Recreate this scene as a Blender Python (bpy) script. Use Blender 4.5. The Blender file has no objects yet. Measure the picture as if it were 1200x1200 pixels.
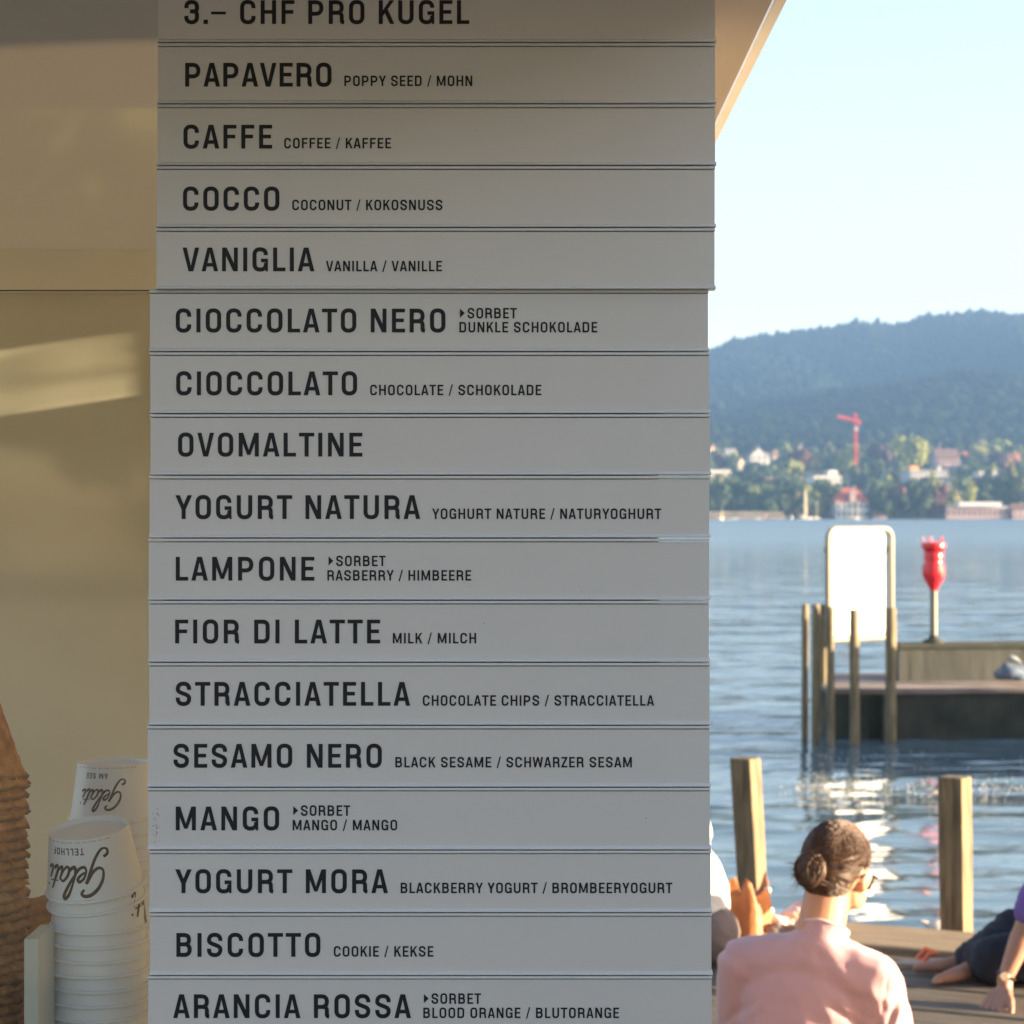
import bpy, math, random
import numpy as np
from mathutils import Vector, Matrix, Euler, noise
random.seed(7)
S = bpy.context.scene
COL = S.collection
R = math.radians
F = 2400.0            # focal length in photo pixels (1200 px wide)
EYE = 2.6             # camera height above the lake
HZ = 604.0            # horizon row of the photo
DECK = 1.0            # height of the timber deck above the lake

# ------------------------------------------------------------------ camera
cam = bpy.data.cameras.new('camera')
camo = bpy.data.objects.new('camera', cam); COL.objects.link(camo)
camo.location = (0, 0, EYE); camo.rotation_euler = (R(90), 0, 0)
cam.sensor_width = 36; cam.lens = 72; cam.shift_y = 4/1200.
cam.clip_start = 0.05; cam.clip_end = 20000
cam.dof.use_dof = True; cam.dof.focus_distance = 2.0; cam.dof.aperture_fstop = 14.5
S.camera = camo
# ------------------------------------------------------------------ world and sun
SUN_EL = R(8.5)
sun_dir = Vector((0.985, -0.17, 0)).normalized()*math.cos(SUN_EL) + Vector((0, 0, math.sin(SUN_EL)))
W = bpy.data.worlds.new('World'); S.world = W; W.use_nodes = True
wn = W.node_tree.nodes; wl = W.node_tree.links
sky = wn.new('ShaderNodeTexSky'); sky.sky_type = 'NISHITA'; sky.sun_disc = False
sky.sun_elevation = SUN_EL; sky.sun_rotation = math.atan2(sun_dir.x, sun_dir.y)
sky.altitude = 400; sky.air_density = 1.0; sky.dust_density = 1.3; sky.ozone_density = 1.2
wn['Background'].inputs['Strength'].default_value = 0.085
tint = wn.new('ShaderNodeMix'); tint.data_type = 'RGBA'; tint.blend_type = 'MULTIPLY'; tint.inputs[0].default_value = 1
tint.inputs[7].default_value = (1.16, 0.985, 0.955, 1)
wl.new(sky.outputs[0], tint.inputs[6]); wl.new(tint.outputs[2], wn['Background'].inputs[0])
sl = bpy.data.lights.new('sun', 'SUN'); sl.energy = 5.0; sl.angle = R(0.5); sl.color = (1.0, 0.78, 0.50)
so = bpy.data.objects.new('sun', sl); COL.objects.link(so)
so.rotation_euler = (-sun_dir).to_track_quat('-Z', 'Y').to_euler()
# ------------------------------------------------------------------ exposure
S.view_settings.view_transform = 'Standard'; S.view_settings.look = 'None'
S.view_settings.gamma = 1; S.view_settings.use_curve_mapping = False
S.view_settings.exposure = 2.75
S.cycles.max_bounces = 8; S.cycles.volume_bounces = 0; S.cycles.transparent_max_bounces = 12
S.cycles.use_denoising = True

# ================================================================== helpers
def P(px, py, Y):
    return Vector(((px-600)*Y/F, Y, EYE-(py-HZ)*Y/F))

def link(o): COL.objects.link(o); return o

def mesh_obj(name, verts, faces, mat, parent=None, smooth=False, mats=None, idx=None):
    me = bpy.data.meshes.new(name)
    me.from_pydata([tuple(v) for v in verts], [], faces)
    for m in (mats or [mat]): me.materials.append(m)
    if idx is not None: me.polygons.foreach_set('material_index', idx)
    if smooth: me.polygons.foreach_set('use_smooth', [True]*len(me.polygons))
    me.update()
    o = link(bpy.data.objects.new(name, me))
    if parent is not None: o.parent = parent
    return o

def tag(o, label=None, cat=None, group=None, kind=None):
    if label: o['label'] = label
    if cat: o['category'] = cat
    if group: o['group'] = group
    if kind: o['kind'] = kind
    return o

def empty(name, loc=(0, 0, 0), rz=0, **k):
    o = link(bpy.data.objects.new(name, None)); o.location = loc; o.rotation_euler = (0, 0, rz)
    o.empty_display_size = 0.05
    return tag(o, **k)

class MB:
    """collects shapes, builds ONE mesh object"""
    def __init__(s): s.v = []; s.f = []; s.i = []; s.m = 0
    def add(s, v, f):
        n = len(s.v); s.v += [tuple(q) for q in v]; s.f += [tuple(n+a for a in q) for q in f]; s.i += [s.m]*len(f); return s
    def box(s, x0, x1, y0, y1, z0, z1, mtx=None):
        v = [Vector(q) for q in ((x0,y0,z0),(x1,y0,z0),(x1,y1,z0),(x0,y1,z0),(x0,y0,z1),(x1,y0,z1),(x1,y1,z1),(x0,y1,z1))]
        if mtx is not None: v = [mtx @ q for q in v]
        return s.add(v, [(0,3,2,1),(4,5,6,7),(0,1,5,4),(1,2,6,5),(2,3,7,6),(3,0,4,7)])
    def prism(s, pts, d0, d1, axis='y', mtx=None):
        """polygon pts (a,b) extruded along an axis; for 'y' (a,b)=(x,z); 'x' (a,b)=(y,z); 'z' (a,b)=(x,y)"""
        mk = {'y': lambda a, b, d: (a, d, b), 'x': lambda a, b, d: (d, a, b), 'z': lambda a, b, d: (a, b, d)}[axis]
        n = len(pts)
        v = [Vector(mk(a, b, d0)) for a, b in pts] + [Vector(mk(a, b, d1)) for a, b in pts]
        if mtx is not None: v = [mtx @ q for q in v]
        f = [tuple(range(n)), tuple(range(2*n-1, n-1, -1))] + [(i, i+n, (i+1) % n+n, (i+1) % n) for i in range(n)]
        return s.add(v, f)
    def lathe(s, prof, n=32, mtx=None, close=False):
        v = []; f = []
        for r, z in prof:
            for k in range(n):
                a = 2*math.pi*k/n; v.append(Vector((r*math.cos(a), r*math.sin(a), z)))
        m = len(prof)
        for j in range(m-1 if not close else m):
            j2 = (j+1) % m
            for k in range(n): f.append((j*n+k, j*n+(k+1) % n, j2*n+(k+1) % n, j2*n+k))
        if not close:
            f.append(tuple(range(n-1, -1, -1))); f.append(tuple((m-1)*n+k for k in range(n)))
        if mtx is not None: v = [mtx @ q for q in v]
        return s.add(v, f)
    def tube(s, pts, rad, n=8, closed=False):
        pts = [Vector(p) for p in pts]; m = len(pts); v = []; f = []
        rads = rad if isinstance(rad, (list, tuple)) else [rad]*m
        up = None
        for i, p in enumerate(pts):
            if closed: t = (pts[(i+1) % m]-pts[i-1]).normalized()
            else: t = (pts[min(i+1, m-1)]-pts[max(i-1, 0)]).normalized()
            if up is None: up = t.orthogonal().normalized()
            up = (up - t*up.dot(t)).normalized(); w = t.cross(up)
            for k in range(n):
                a = 2*math.pi*k/n; v.append(p+(up*math.cos(a)+w*math.sin(a))*rads[i])
        for i in range(m if closed else m-1):
            j = (i+1) % m
            for k in range(n): f.append((i*n+k, i*n+(k+1) % n, j*n+(k+1) % n, j*n+k))
        if not closed: f.append(tuple(range(n-1, -1, -1))); f.append(tuple((m-1)*n+k for k in range(n)))
        return s.add(v, f)
    def build(s, name, mat, parent=None, smooth=False, mats=None):
        return mesh_obj(name, s.v, s.f, mat, parent, smooth, mats, s.i if mats else None)

def bevel(o, w, seg=2):
    m = o.modifiers.new('b', 'BEVEL'); m.width = w; m.segments = seg; m.limit_method = 'ANGLE'; return o

def smooth_by(o, ang=40):
    me = o.data
    try: me.shade_smooth(); me.set_sharp_from_angle(angle=R(ang))
    except Exception: pass
    return o

def copy_tree(o, parent=None):
    c = o.copy(); COL.objects.link(c)
    if parent is not None: c.parent = parent
    for ch in o.children: copy_tree(ch, c)
    return c

# ------------------------------------------------------------------ materials
MATS = {}
def mat(name, col, rough=0.6, metal=0.0, var=0.0, vs=5.0, col2=None, bump=0.0, bs=20.0, stretch=(1, 1, 1), spec=0.5, obj=True, detail=6, sheen=0, sss=0):
    if name in MATS: return MATS[name]
    m = bpy.data.materials.new(name); m.use_nodes = True; MATS[name] = m
    nt = m.node_tree; b = nt.nodes['Principled BSDF']
    b.inputs['Base Color'].default_value = (*col, 1); b.inputs['Roughness'].default_value = rough
    b.inputs['Metallic'].default_value = metal; b.inputs['Specular IOR Level'].default_value = spec
    if sheen: b.inputs['Sheen Weight'].default_value = sheen
    if sss:
        b.inputs['Subsurface Weight'].default_value = sss; b.inputs['Subsurface Radius'].default_value = (0.02, 0.008, 0.004)
        b.inputs['Subsurface Scale'].default_value = 0.5
    if var or col2 or bump:
        tc = nt.nodes.new('ShaderNodeTexCoord'); mp = nt.nodes.new('ShaderNodeMapping')
        mp.inputs['Scale'].default_value = stretch
        nt.links.new(tc.outputs['Object' if obj else 'Generated'], mp.inputs[0])
    if var or col2:
        n = nt.nodes.new('ShaderNodeTexNoise'); n.inputs['Scale'].default_value = vs; n.inputs['Detail'].default_value = detail
        nt.links.new(mp.outputs[0], n.inputs['Vector'])
        r = nt.nodes.new('ShaderNodeValToRGB'); r.color_ramp.elements[0].position = 0.3; r.color_ramp.elements[1].position = 0.7
        c2 = col2 or tuple(c*(1+var) for c in col); c1 = col if col2 else tuple(c*(1-var) for c in col)
        r.color_ramp.elements[0].color = (*c1, 1); r.color_ramp.elements[1].color = (*c2, 1)
        nt.links.new(n.outputs['Fac'], r.inputs[0]); nt.links.new(r.outputs[0], b.inputs['Base Color'])
    if bump:
        n2 = nt.nodes.new('ShaderNodeTexNoise'); n2.inputs['Scale'].default_value = bs; n2.inputs['Detail'].default_value = 5
        nt.links.new(mp.outputs[0], n2.inputs['Vector'])
        bp = nt.nodes.new('ShaderNodeBump'); bp.inputs['Strength'].default_value = bump; bp.inputs['Distance'].default_value = 0.01
        nt.links.new(n2.outputs['Fac'], bp.inputs['Height']); nt.links.new(bp.outputs[0], b.inputs['Normal'])
    return m

# sign enamel with faint smudges
def sign_mat():
    m = mat('sign_enamel', (0.50, 0.512, 0.50), rough=0.42, var=0.035, vs=3.0, detail=3)
    nt = m.node_tree; b = nt.nodes['Principled BSDF']
    ramp = [n for n in nt.nodes if n.type == 'VALTORGB'][0]
    tc = [n for n in nt.nodes if n.type == 'TEX_COORD'][0]
    n = nt.nodes.new('ShaderNodeTexNoise'); n.inputs['Scale'].default_value = 22; n.inputs['Detail'].default_value = 8; n.inputs['Roughness'].default_value = 0.65
    nt.links.new(tc.outputs['Object'], n.inputs['Vector'])
    r = nt.nodes.new('ShaderNodeValToRGB'); r.color_ramp.elements[0].position = 0.2; r.color_ramp.elements[1].position = 0.34
    r.color_ramp.elements[0].color = (0.78, 0.75, 0.7, 1); r.color_ramp.elements[1].color = (1, 1, 1, 1)
    nt.links.new(n.outputs['Fac'], r.inputs[0])
    mx = nt.nodes.new('ShaderNodeMix'); mx.data_type = 'RGBA'; mx.blend_type = 'MULTIPLY'; mx.inputs[0].default_value = 0.85
    nt.links.new(ramp.outputs[0], mx.inputs[6]); nt.links.new(r.outputs[0], mx.inputs[7]); nt.links.new(mx.outputs[2], b.inputs['Base Color'])
    n3 = nt.nodes.new('ShaderNodeTexNoise'); n3.inputs['Scale'].default_value = 600; n3.inputs['Detail'].default_value = 2
    nt.links.new(tc.outputs['Object'], n3.inputs['Vector'])
    bp = nt.nodes.new('ShaderNodeBump'); bp.inputs['Strength'].default_value = 0.05; bp.inputs['Distance'].default_value = 0.001
    nt.links.new(n3.outputs['Fac'], bp.inputs['Height']); nt.links.new(bp.outputs[0], b.inputs['Normal'])
    return m
M_SIGN = sign_mat()
M_RAIL = mat('painted_rail', (0.52, 0.55, 0.56), rough=0.35, var=0.05, vs=8, stretch=(0.3, 1, 6))
M_INK = mat('black_lettering', (0.008, 0.010, 0.014), rough=0.5, spec=0.25)
M_GAP = mat('dark_gap', (0.03, 0.03, 0.03), rough=0.8)
M_TAN = mat('tan_soffit_paint', (0.46, 0.34, 0.215), rough=0.75, var=0.05, vs=2.2, bump=0.06, bs=60)
def canvas_mat(nm, fac, tcol):
    m = mat(nm, (0.33, 0.28, 0.22), rough=0.9, var=0.05, vs=2.2)
    nt = m.node_tree; b = nt.nodes['Principled BSDF']; out = nt.nodes['Material Output']
    t = nt.nodes.new('ShaderNodeBsdfTranslucent'); t.inputs[0].default_value = (*tcol, 1)
    mx = nt.nodes.new('ShaderNodeMixShader'); mx.inputs[0].default_value = fac
    nt.links.new(b.outputs[0], mx.inputs[1]); nt.links.new(t.outputs[0], mx.inputs[2]); nt.links.new(mx.outputs[0], out.inputs['Surface'])
    return m
M_CANVAS = canvas_mat('tan_canvas', .21, (.45, .35, .25)); M_SIDE = canvas_mat('side_canvas', .07, (.6, .5, .38))
M_CREAM = mat('cream_wall_paint', (0.64, 0.60, 0.49), rough=0.8, var=0.07, vs=4.5, bump=0.05, bs=40)
M_WHITE = mat('white_paint', (0.72, 0.72, 0.70), rough=0.5, var=0.05, vs=9)
M_PAPER = mat('coated_cup_paper', (0.78, 0.83, 0.93), rough=0.4, var=0.015, vs=20)
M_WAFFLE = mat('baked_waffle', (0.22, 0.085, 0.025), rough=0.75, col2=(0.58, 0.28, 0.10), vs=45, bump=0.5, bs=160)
M_ACRYL = mat('white_acrylic', (0.62, 0.66, 0.64), rough=0.35, var=0.02, vs=30)
M_WOOD = mat('weathered_post', (0.055, 0.042, 0.026), rough=0.85, col2=(0.18, 0.14, 0.08), vs=14, stretch=(3, 3, 0.35), bump=0.6, bs=30)
M_PILE = mat('mooring_pile_wood', (0.085, 0.07, 0.043), rough=0.85, col2=(0.24, 0.19, 0.11), vs=6, stretch=(3, 3, 0.5), bump=0.5, bs=20)
M_PLANK = mat('weathered_deck_plank', (0.06, 0.049, 0.038), rough=0.8, col2=(0.16, 0.128, 0.095), vs=7, stretch=(0.6, 9, 9), bump=0.8, bs=22)
M_BEAM = mat('deck_edge_timber', (0.19, 0.14, 0.085), rough=0.85, col2=(0.30, 0.22, 0.135), vs=7, stretch=(0.6, 6, 6), bump=0.5, bs=20)
M_CONC = mat('mossy_concrete', (0.018, 0.023, 0.017), rough=0.9, col2=(0.065, 0.066, 0.05), vs=2.2, bump=0.8, bs=8)
M_CONC2 = mat('streaked_concrete', (0.022, 0.026, 0.024), rough=0.9, col2=(0.07, 0.074, 0.068), vs=3.0, stretch=(2.4, 1, 0.4), bump=0.5, bs=9)
M_CONC3 = mat('dark_coping', (0.016, 0.022, 0.018), rough=0.9, col2=(0.045, 0.05, 0.04), vs=5)
M_PAVE = mat('pinkish_ledge', (0.14, 0.11, 0.10), rough=0.9, col2=(0.24, 0.20, 0.18), vs=2.5, bump=0.3, bs=12)
M_METAL = mat('galvanised_pole', (0.16, 0.15, 0.125), rough=0.55, metal=0.3, var=0.15, vs=12)
M_RED = mat('red_beacon_paint', (0.62, 0.018, 0.03), rough=0.3, var=0.08, vs=8)
M_BOARD = mat('white_sign_board', (0.80, 0.79, 0.76), rough=0.5, var=0.02, vs=3)
M_BFRAME = mat('cream_tube_frame', (0.24, 0.21, 0.155), rough=0.45, var=0.05, vs=6)

# ================================================================== lettering
T = 0.172
def corner(cx, cy, rx, ry, a0, a1, n=7, e=2.35):
    o = []
    for i in range(n+1):
        a = R(a0+(a1-a0)*i/n); c, s_ = math.cos(a), math.sin(a)
        o.append((cx+rx*math.copysign(abs(c)**(2/e), c), cy+ry*math.copysign(abs(s_)**(2/e), s_)))
    return o
def bez(p0, p1, p2, p3, n=10):
    return [tuple((1-t)**3*a+3*(1-t)**2*t*b+3*(1-t)*t*t*c+t**3*d for a, b, c, d in zip(p0, p1, p2, p3)) for t in [i/n for i in range(n+1)]]
def ribbon(pts, t=T, closed=False):
    q = [pts[0]]
    for p in pts[1:]:
        if math.hypot(p[0]-q[-1][0], p[1]-q[-1][1]) > 1e-4: q.append(p)
    if closed and math.hypot(q[0][0]-q[-1][0], q[0][1]-q[-1][1]) < 1e-4: q.pop()
    n = len(q); L = []; Rr = []
    for i in range(n):
        a = q[i-1] if (closed or i > 0) else None; b = q[i]; c = q[(i+1) % n] if (closed or i < n-1) else None
        def nn(u, v):
            d = math.hypot(v[0]-u[0], v[1]-u[1]); return (-(v[1]-u[1])/d, (v[0]-u[0])/d)
        if a is None: nx = nn(b, c); k = 1
        elif c is None: nx = nn(a, b); k = 1
        else:
            n1, n2 = nn(a, b), nn(b, c); mx, my = n1[0]+n2[0], n1[1]+n2[1]; d = math.hypot(mx, my) or 1
            nx = (mx/d, my/d); k = 1/max(0.5, nx[0]*n1[0]+nx[1]*n1[1])
        w = t[i]/2 if isinstance(t, list) else t/2
        L.append((b[0]+nx[0]*w*k, b[1]+nx[1]*w*k)); Rr.append((b[0]-nx[0]*w*k, b[1]-nx[1]*w*k))
    v = L+Rr; f = [(i, (i+1) % n, (i+1) % n+n, i+n) for i in range(n if closed else n-1)]
    return v, f
def poly(*pts): return list(pts), [tuple(range(len(pts)))]
def rect(x0, y0, x1, y1): return poly((x0, y0), (x1, y0), (x1, y1), (x0, y1))
h = T/2; OV = 0.012
def glyph(ch):
    """returns width, lsb, rsb, list of (verts, faces)"""
    g = []; w = 0.65; ls = rs = 0.115
    xl, xr, yb, yt = h, w-h, h-OV, 1-h+OV; RR = (xr-xl)/2; cx = w/2
    top = lambda: corner(cx, yt-RR, RR, RR, 0, 90)+corner(cx, yt-RR, RR, RR, 90, 180)
    bot = lambda: corner(cx, yb+RR, RR, RR, 180, 270)+corner(cx, yb+RR, RR, RR, 270, 360)
    if ch == 'O': g.append(ribbon(top()+bot(), closed=True)); ls = rs = 0.105
    elif ch == 'C': g.append(ribbon([(xr, .66)]+top()+bot()+[(xr, .34)])); ls = rs = .105
    elif ch == 'G':
        g.append(ribbon([(xr, .68)]+top()+bot()+[(xr, .36)])); g.append(rect(.36, .38, w, .38+T*.9)); g.append(rect(w-T*.55, 0, w, .4)); ls = rs = .105
    elif ch == 'U': g.append(ribbon([(xl, 1)]+bot()+[(xr, 1)]))
    elif ch == 'D':
        r = .21; g.append(rect(0, 0, T, 1)); g.append(ribbon([(T-.02, 1-h)]+corner(xr-r, 1-h-r, r, r, 90, 0)+corner(xr-r, h+r, r, r, 0, -90)+[(T-.02, h)]))
    elif ch in 'PRB':
        g.append(rect(0, 0, T, 1)); my = {'P': .43, 'R': .47, 'B': .525}[ch]; r = (1-h-my)/2
        w = {'P': .64, 'R': .66, 'B': .645}[ch]; xr = w-h-(.03 if ch != 'P' else 0)
        g.append(ribbon([(T-.02, 1-h)]+corner(xr-r, 1-h-r, r, r, 90, 0)+corner(xr-r, my+r, r, r, 0, -90)+[(T-.02, my)]))
        if ch == 'B':
            r2 = (my-h)/2; x2 = w-h
            g.append(ribbon([(T-.02, my)]+corner(x2-r2, my-r2, r2, r2, 90, 0)+corner(x2-r2, h+r2, r2, r2, 0, -90)+[(T-.02, h)]))
        if ch == 'R':
            g.append(ribbon([(.26, my)]+[(xr-.17, my)]+corner(xr-.17, my-.16, .17, .16, 90, 0)[1:]+[(xr, .17)]+bez((xr, .17), (xr, .09), (xr+.02, .075), (xr+.1, .068), 6)[1:], t=T*.98)); rs = .09
    elif ch == 'S':
        g.append(ribbon([(xr, .665)]+corner(cx, yt-RR, RR, RR, 0, 90)+corner(cx, yt-RR, RR, RR, 90, 180)
                 + bez((xl, yt-RR), (xl, .50), (xr, .52), (xr, yb+RR), 12)[1:]+corner(cx, yb+RR, RR, RR, 360, 270)[1:]+corner(cx, yb+RR, RR, RR, 270, 180)+[(xl, .345)]))
        ls = .10; rs = .10
    elif ch == 'A':
        w = .70; g += [poly((0, 0), (.178, 0), (w/2+.05, 1), (w/2-.10, 1)), poly((w-.178, 0), (w, 0), (w/2+.10, 1), (w/2-.05, 1)), rect(.11, .20, w-.11, .20+T*.88)]; ls = rs = .05
    elif ch == 'V':
        w = .70; g += [poly((0, 1), (.178, 1), (w/2+.05, 0), (w/2-.10, 0)), poly((w-.178, 1), (w, 1), (w/2+.10, 0), (w/2-.05, 0))]; ls = rs = .05
    elif ch == 'W':
        w = 1.0; a = .175
        g += [poly((0, 1), (a, 1), (.335, 0), (.18, 0)), poly((.18, 0), (.335, 0), (.575, 1), (.425, 1)), poly((.425, 1), (.575, 1), (.82, 0), (.665, 0)), poly((.665, 0), (.82, 0), (w, 1), (w-a, 1))]; ls = rs = .05
    elif ch == 'M':
        w = .845; g += [rect(0, 0, T*.97, 1), rect(w-T*.97, 0, w, 1), poly((0, 1), (.19, 1), (.49, .07), (.355, .07)), poly((w-.19, 1), (w, 1), (.49, .07), (.355, .07))]
    elif ch == 'N':
        w = .66; g += [rect(0, 0, T*.95, 1), rect(w-T*.95, 0, w, 1), poly((0, 1), (.19, 1), (w, 0), (w-.19, 0))]
    elif ch == 'H': g += [rect(0, 0, T, 1), rect(w-T, 0, w, 1), rect(T-.02, .43, w-T+.02, .43+T*.9)]
    elif ch == 'I': w = T; g.append(rect(0, 0, T, 1))
    elif ch == 'L': w = .52; rs = .07; g += [rect(0, 0, T, 1), rect(T-.02, 0, w, T*.92)]
    elif ch in 'EF':
        w = .55; rs = .08; g += [rect(0, 0, T, 1), rect(T-.02, 1-T*.92, w, 1), rect(T-.02, .43, w-.05, .43+T*.9)]
        if ch == 'E': g.append(rect(T-.02, 0, w, T*.92))
    elif ch == 'T': w = .64; ls = rs = .05; g += [rect(0, 1-T*.92, w, 1), rect(w/2-h, 0, w/2+h, 1-T*.9)]
    elif ch == 'Y': w = .70; ls = rs = .04; g += [rect(w/2-h, 0, w/2+h, .44), poly((0, 1), (.19, 1), (w/2+h, .40), (w/2-h, .40)), poly((w-.19, 1), (w, 1), (w/2+h, .40), (w/2-h, .40))]
    elif ch == 'K':
        w = .66; rs = .05; g += [rect(0, 0, T, 1), poly((T-.02, .30), (T-.02, .54), (w-.20, 1), (w-.01, 1)), poly((.24, .50), (.36, .66), (w, 0), (w-.19, 0))]
    elif ch == 'Z': w = .58; ls = rs = .07; g += [rect(0, 1-T*.92, w, 1), rect(0, 0, w, T*.92), poly((0, .1), (.19, .1), (w, .9), (w-.19, .9))]
    elif ch == '3':
        w = .62; xr = w-h; RR = (xr-xl)/2; cx = w/2; r = .2
        g.append(ribbon([(xl, .665)]+corner(cx, yt-RR, RR, RR, 180, 90)+corner(cx, yt-RR, RR, RR, 90, 0)+corner(xr-.15, .53+.14, .15, .14, 0, -90)+[(.24, .53)]))
        g.append(ribbon([(.24, .53)]+corner(xr-.17, .53-.16, .17, .16, 90, 0)+corner(cx, yb+RR, RR, RR, 360, 270)+corner(cx, yb+RR, RR, RR, 270, 180)+[(xl, .34)]))
    elif ch == '.': w = T; ls = .08; rs = .09; g.append(rect(0, 0, T*1.05, T*1.05))
    elif ch == '-': w = .62; ls = .06; g.append(rect(0, .40, w, .40+T*.7))
    elif ch == '/': w = .42; ls = rs = .06; g.append(poly((0, -.06), (.125, -.06), (w, 1.04), (w-.125, 1.04)))
    elif ch == '>': w = .5; rs = .14; g.append(poly((0, .06), (.46, .5), (0, .94)))
    elif ch == ' ': w = .19; ls = rs = .10
    return w, ls, rs, g

def text_shape(txt):
    x = 0; out = []
    for i, ch in enumerate(txt):
        w, l, r, g = glyph(ch)
        if i: x += l
        out.append((x, g)); x += w+r
        last = r
    return out, x-last
def text_mesh(mb, txt, px0, px1, base, cap, Y, xf=None):
    """flat lettering standing 0.3 mm proud of the panel, between two photo columns"""
    out, W0 = text_shape(txt); sc = cap; n = max(1, len(txt)-1)
    extra = ((px1-px0)/sc-W0)/n
    k = 0
    for i, (x, g) in enumerate(out):
        for j, (v, f) in enumerate(g):
            vv = [P(px0+(x+extra*i+a)*sc, base-b*sc, Y) for a, b in v]
            dy = 0.00006*j
            vv = [Vector((q.x, q.y-0.0003-dy, q.z)) for q in vv]
            mb.add(vv, f)

# ================================================================== flavour boards
YS = 2.0
# (top gap, bottom gap, left, right, big text (x0,x1), baseline, small texts)
SIGNS = [
 (-22, 50.4, 185.5, 838, '3.- CHF PRO KUGEL', (216, 550), 28.2, [], 'topmost grey menu slat giving the price 3.- CHF PRO KUGEL'),
 (50.4, 122.1, 185.0, 838, 'PAPAVERO', (217, 388.5), 101.6, [('POPPY SEED / MOHN', 403.5, 553.5, 101)], 'grey menu slat reading PAPAVERO, second from the top'),
 (122.1, 194.4, 184.5, 838, 'CAFFE', (215, 319), 174.2, [('COFFEE / KAFFEE', 333, 458.3, 174)], 'grey menu slat reading CAFFE, with a faint smudge'),
 (194.4, 267, 184, 837.5, 'COCCO', (214.5, 327.5), 246.8, [('COCONUT / KOKOSNUSS', 342.5, 518.5, 246.4)], 'grey menu slat reading COCCO'),
 (267, 339.5, 183.3, 837.3, 'VANIGLIA', (214, 368.5), 318, [('VANILLA / VANILLE', 382, 518, 318)], 'grey menu slat reading VANIGLIA, lowest of the wider upper set'),
 (339.5, 412.4, 175.6, 829.7, 'CIOCCOLATO NERO', (206, 522), 389.6, [('>SORBET', 539, 605.7, 373.2), ('DUNKLE SCHOKOLADE', 538.3, 700, 389.6)], 'grey menu slat reading CIOCCOLATO NERO'),
 (412.4, 485, 176.2, 831, 'CIOCCOLATO', (206.5, 418.5), 463.2, [('CHOCOLATE / SCHOKOLADE', 433.8, 634.5, 463.2)], 'grey menu slat reading CIOCCOLATO, CHOCOLATE / SCHOKOLADE'),
 (485, 557.2, 176.4, 832.2, 'OVOMALTINE', (208.7, 424.7), 535.0, [], 'grey menu slat with only one word, OVOMALTINE'),
 (557.2, 630.7, 175.3, 831.2, 'YOGURT NATURA', (205.5, 492.5), 608.2, [('YOGHURT NATURE / NATURYOGHURT', 506.3, 775, 608.2)], 'grey menu slat reading YOGURT NATURA'),
 (630.7, 703.5, 174.3, 831, 'LAMPONE', (206, 368.5), 680.4, [('>SORBET', 385, 452, 663.5), ('RASBERRY / HIMBEERE', 383.6, 552.2, 680.4)], 'grey menu slat reading LAMPONE'),
 (703.5, 776.2, 174.3, 830.6, 'FIOR DI LATTE', (205.3, 445.5), 754, [('MILK / MILCH', 460.3, 558, 754)], 'grey menu slat reading FIOR DI LATTE'),
 (776.2, 850, 175, 831.6, 'STRACCIATELLA', (206, 480.7), 827, [('CHOCOLATE CHIPS / STRACCIATELLA', 495.5, 766.5, 827)], 'grey menu slat reading STRACCIATELLA'),
 (850, 922.5, 173.2, 831.6, 'SESAMO NERO', (203.4, 447.5), 899.6, [('BLACK SESAME / SCHWARZER SESAM', 463.3, 740.5, 899.3)], 'grey menu slat reading SESAMO NERO'),
 (922.5, 996, 173.6, 832, 'MANGO', (206, 327.2), 973, [('>SORBET', 343.7, 410.5, 956), ('MANGO / MANGO', 343, 465.5, 973)], 'grey menu slat reading MANGO, speckled with rust at its left end'),
 (996, 1069.4, 175.2, 833, 'YOGURT MORA', (205.3, 454.7), 1046.6, [('BLACKBERRY YOGURT / BROMBEERYOGURT', 469.5, 788, 1046.6)], 'grey menu slat reading YOGURT MORA'),
 (1069.4, 1143, 175.7, 833.7, 'BISCOTTO', (206.7, 375.5), 1121.2, [('COOKIE / KEKSE', 391.2, 508, 1121)], 'grey menu slat reading BISCOTTO'),
 (1143, 1216, 173.7, 834, 'ARANCIA ROSSA', (203, 481.7), 1193, [('>SORBET', 496.7, 563.8, 1176.3), ('BLOOD ORANGE / BLUTORANGE', 496, 725.5, 1193)], 'lowest grey menu slat, reading ARANCIA ROSSA'),
]
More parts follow.
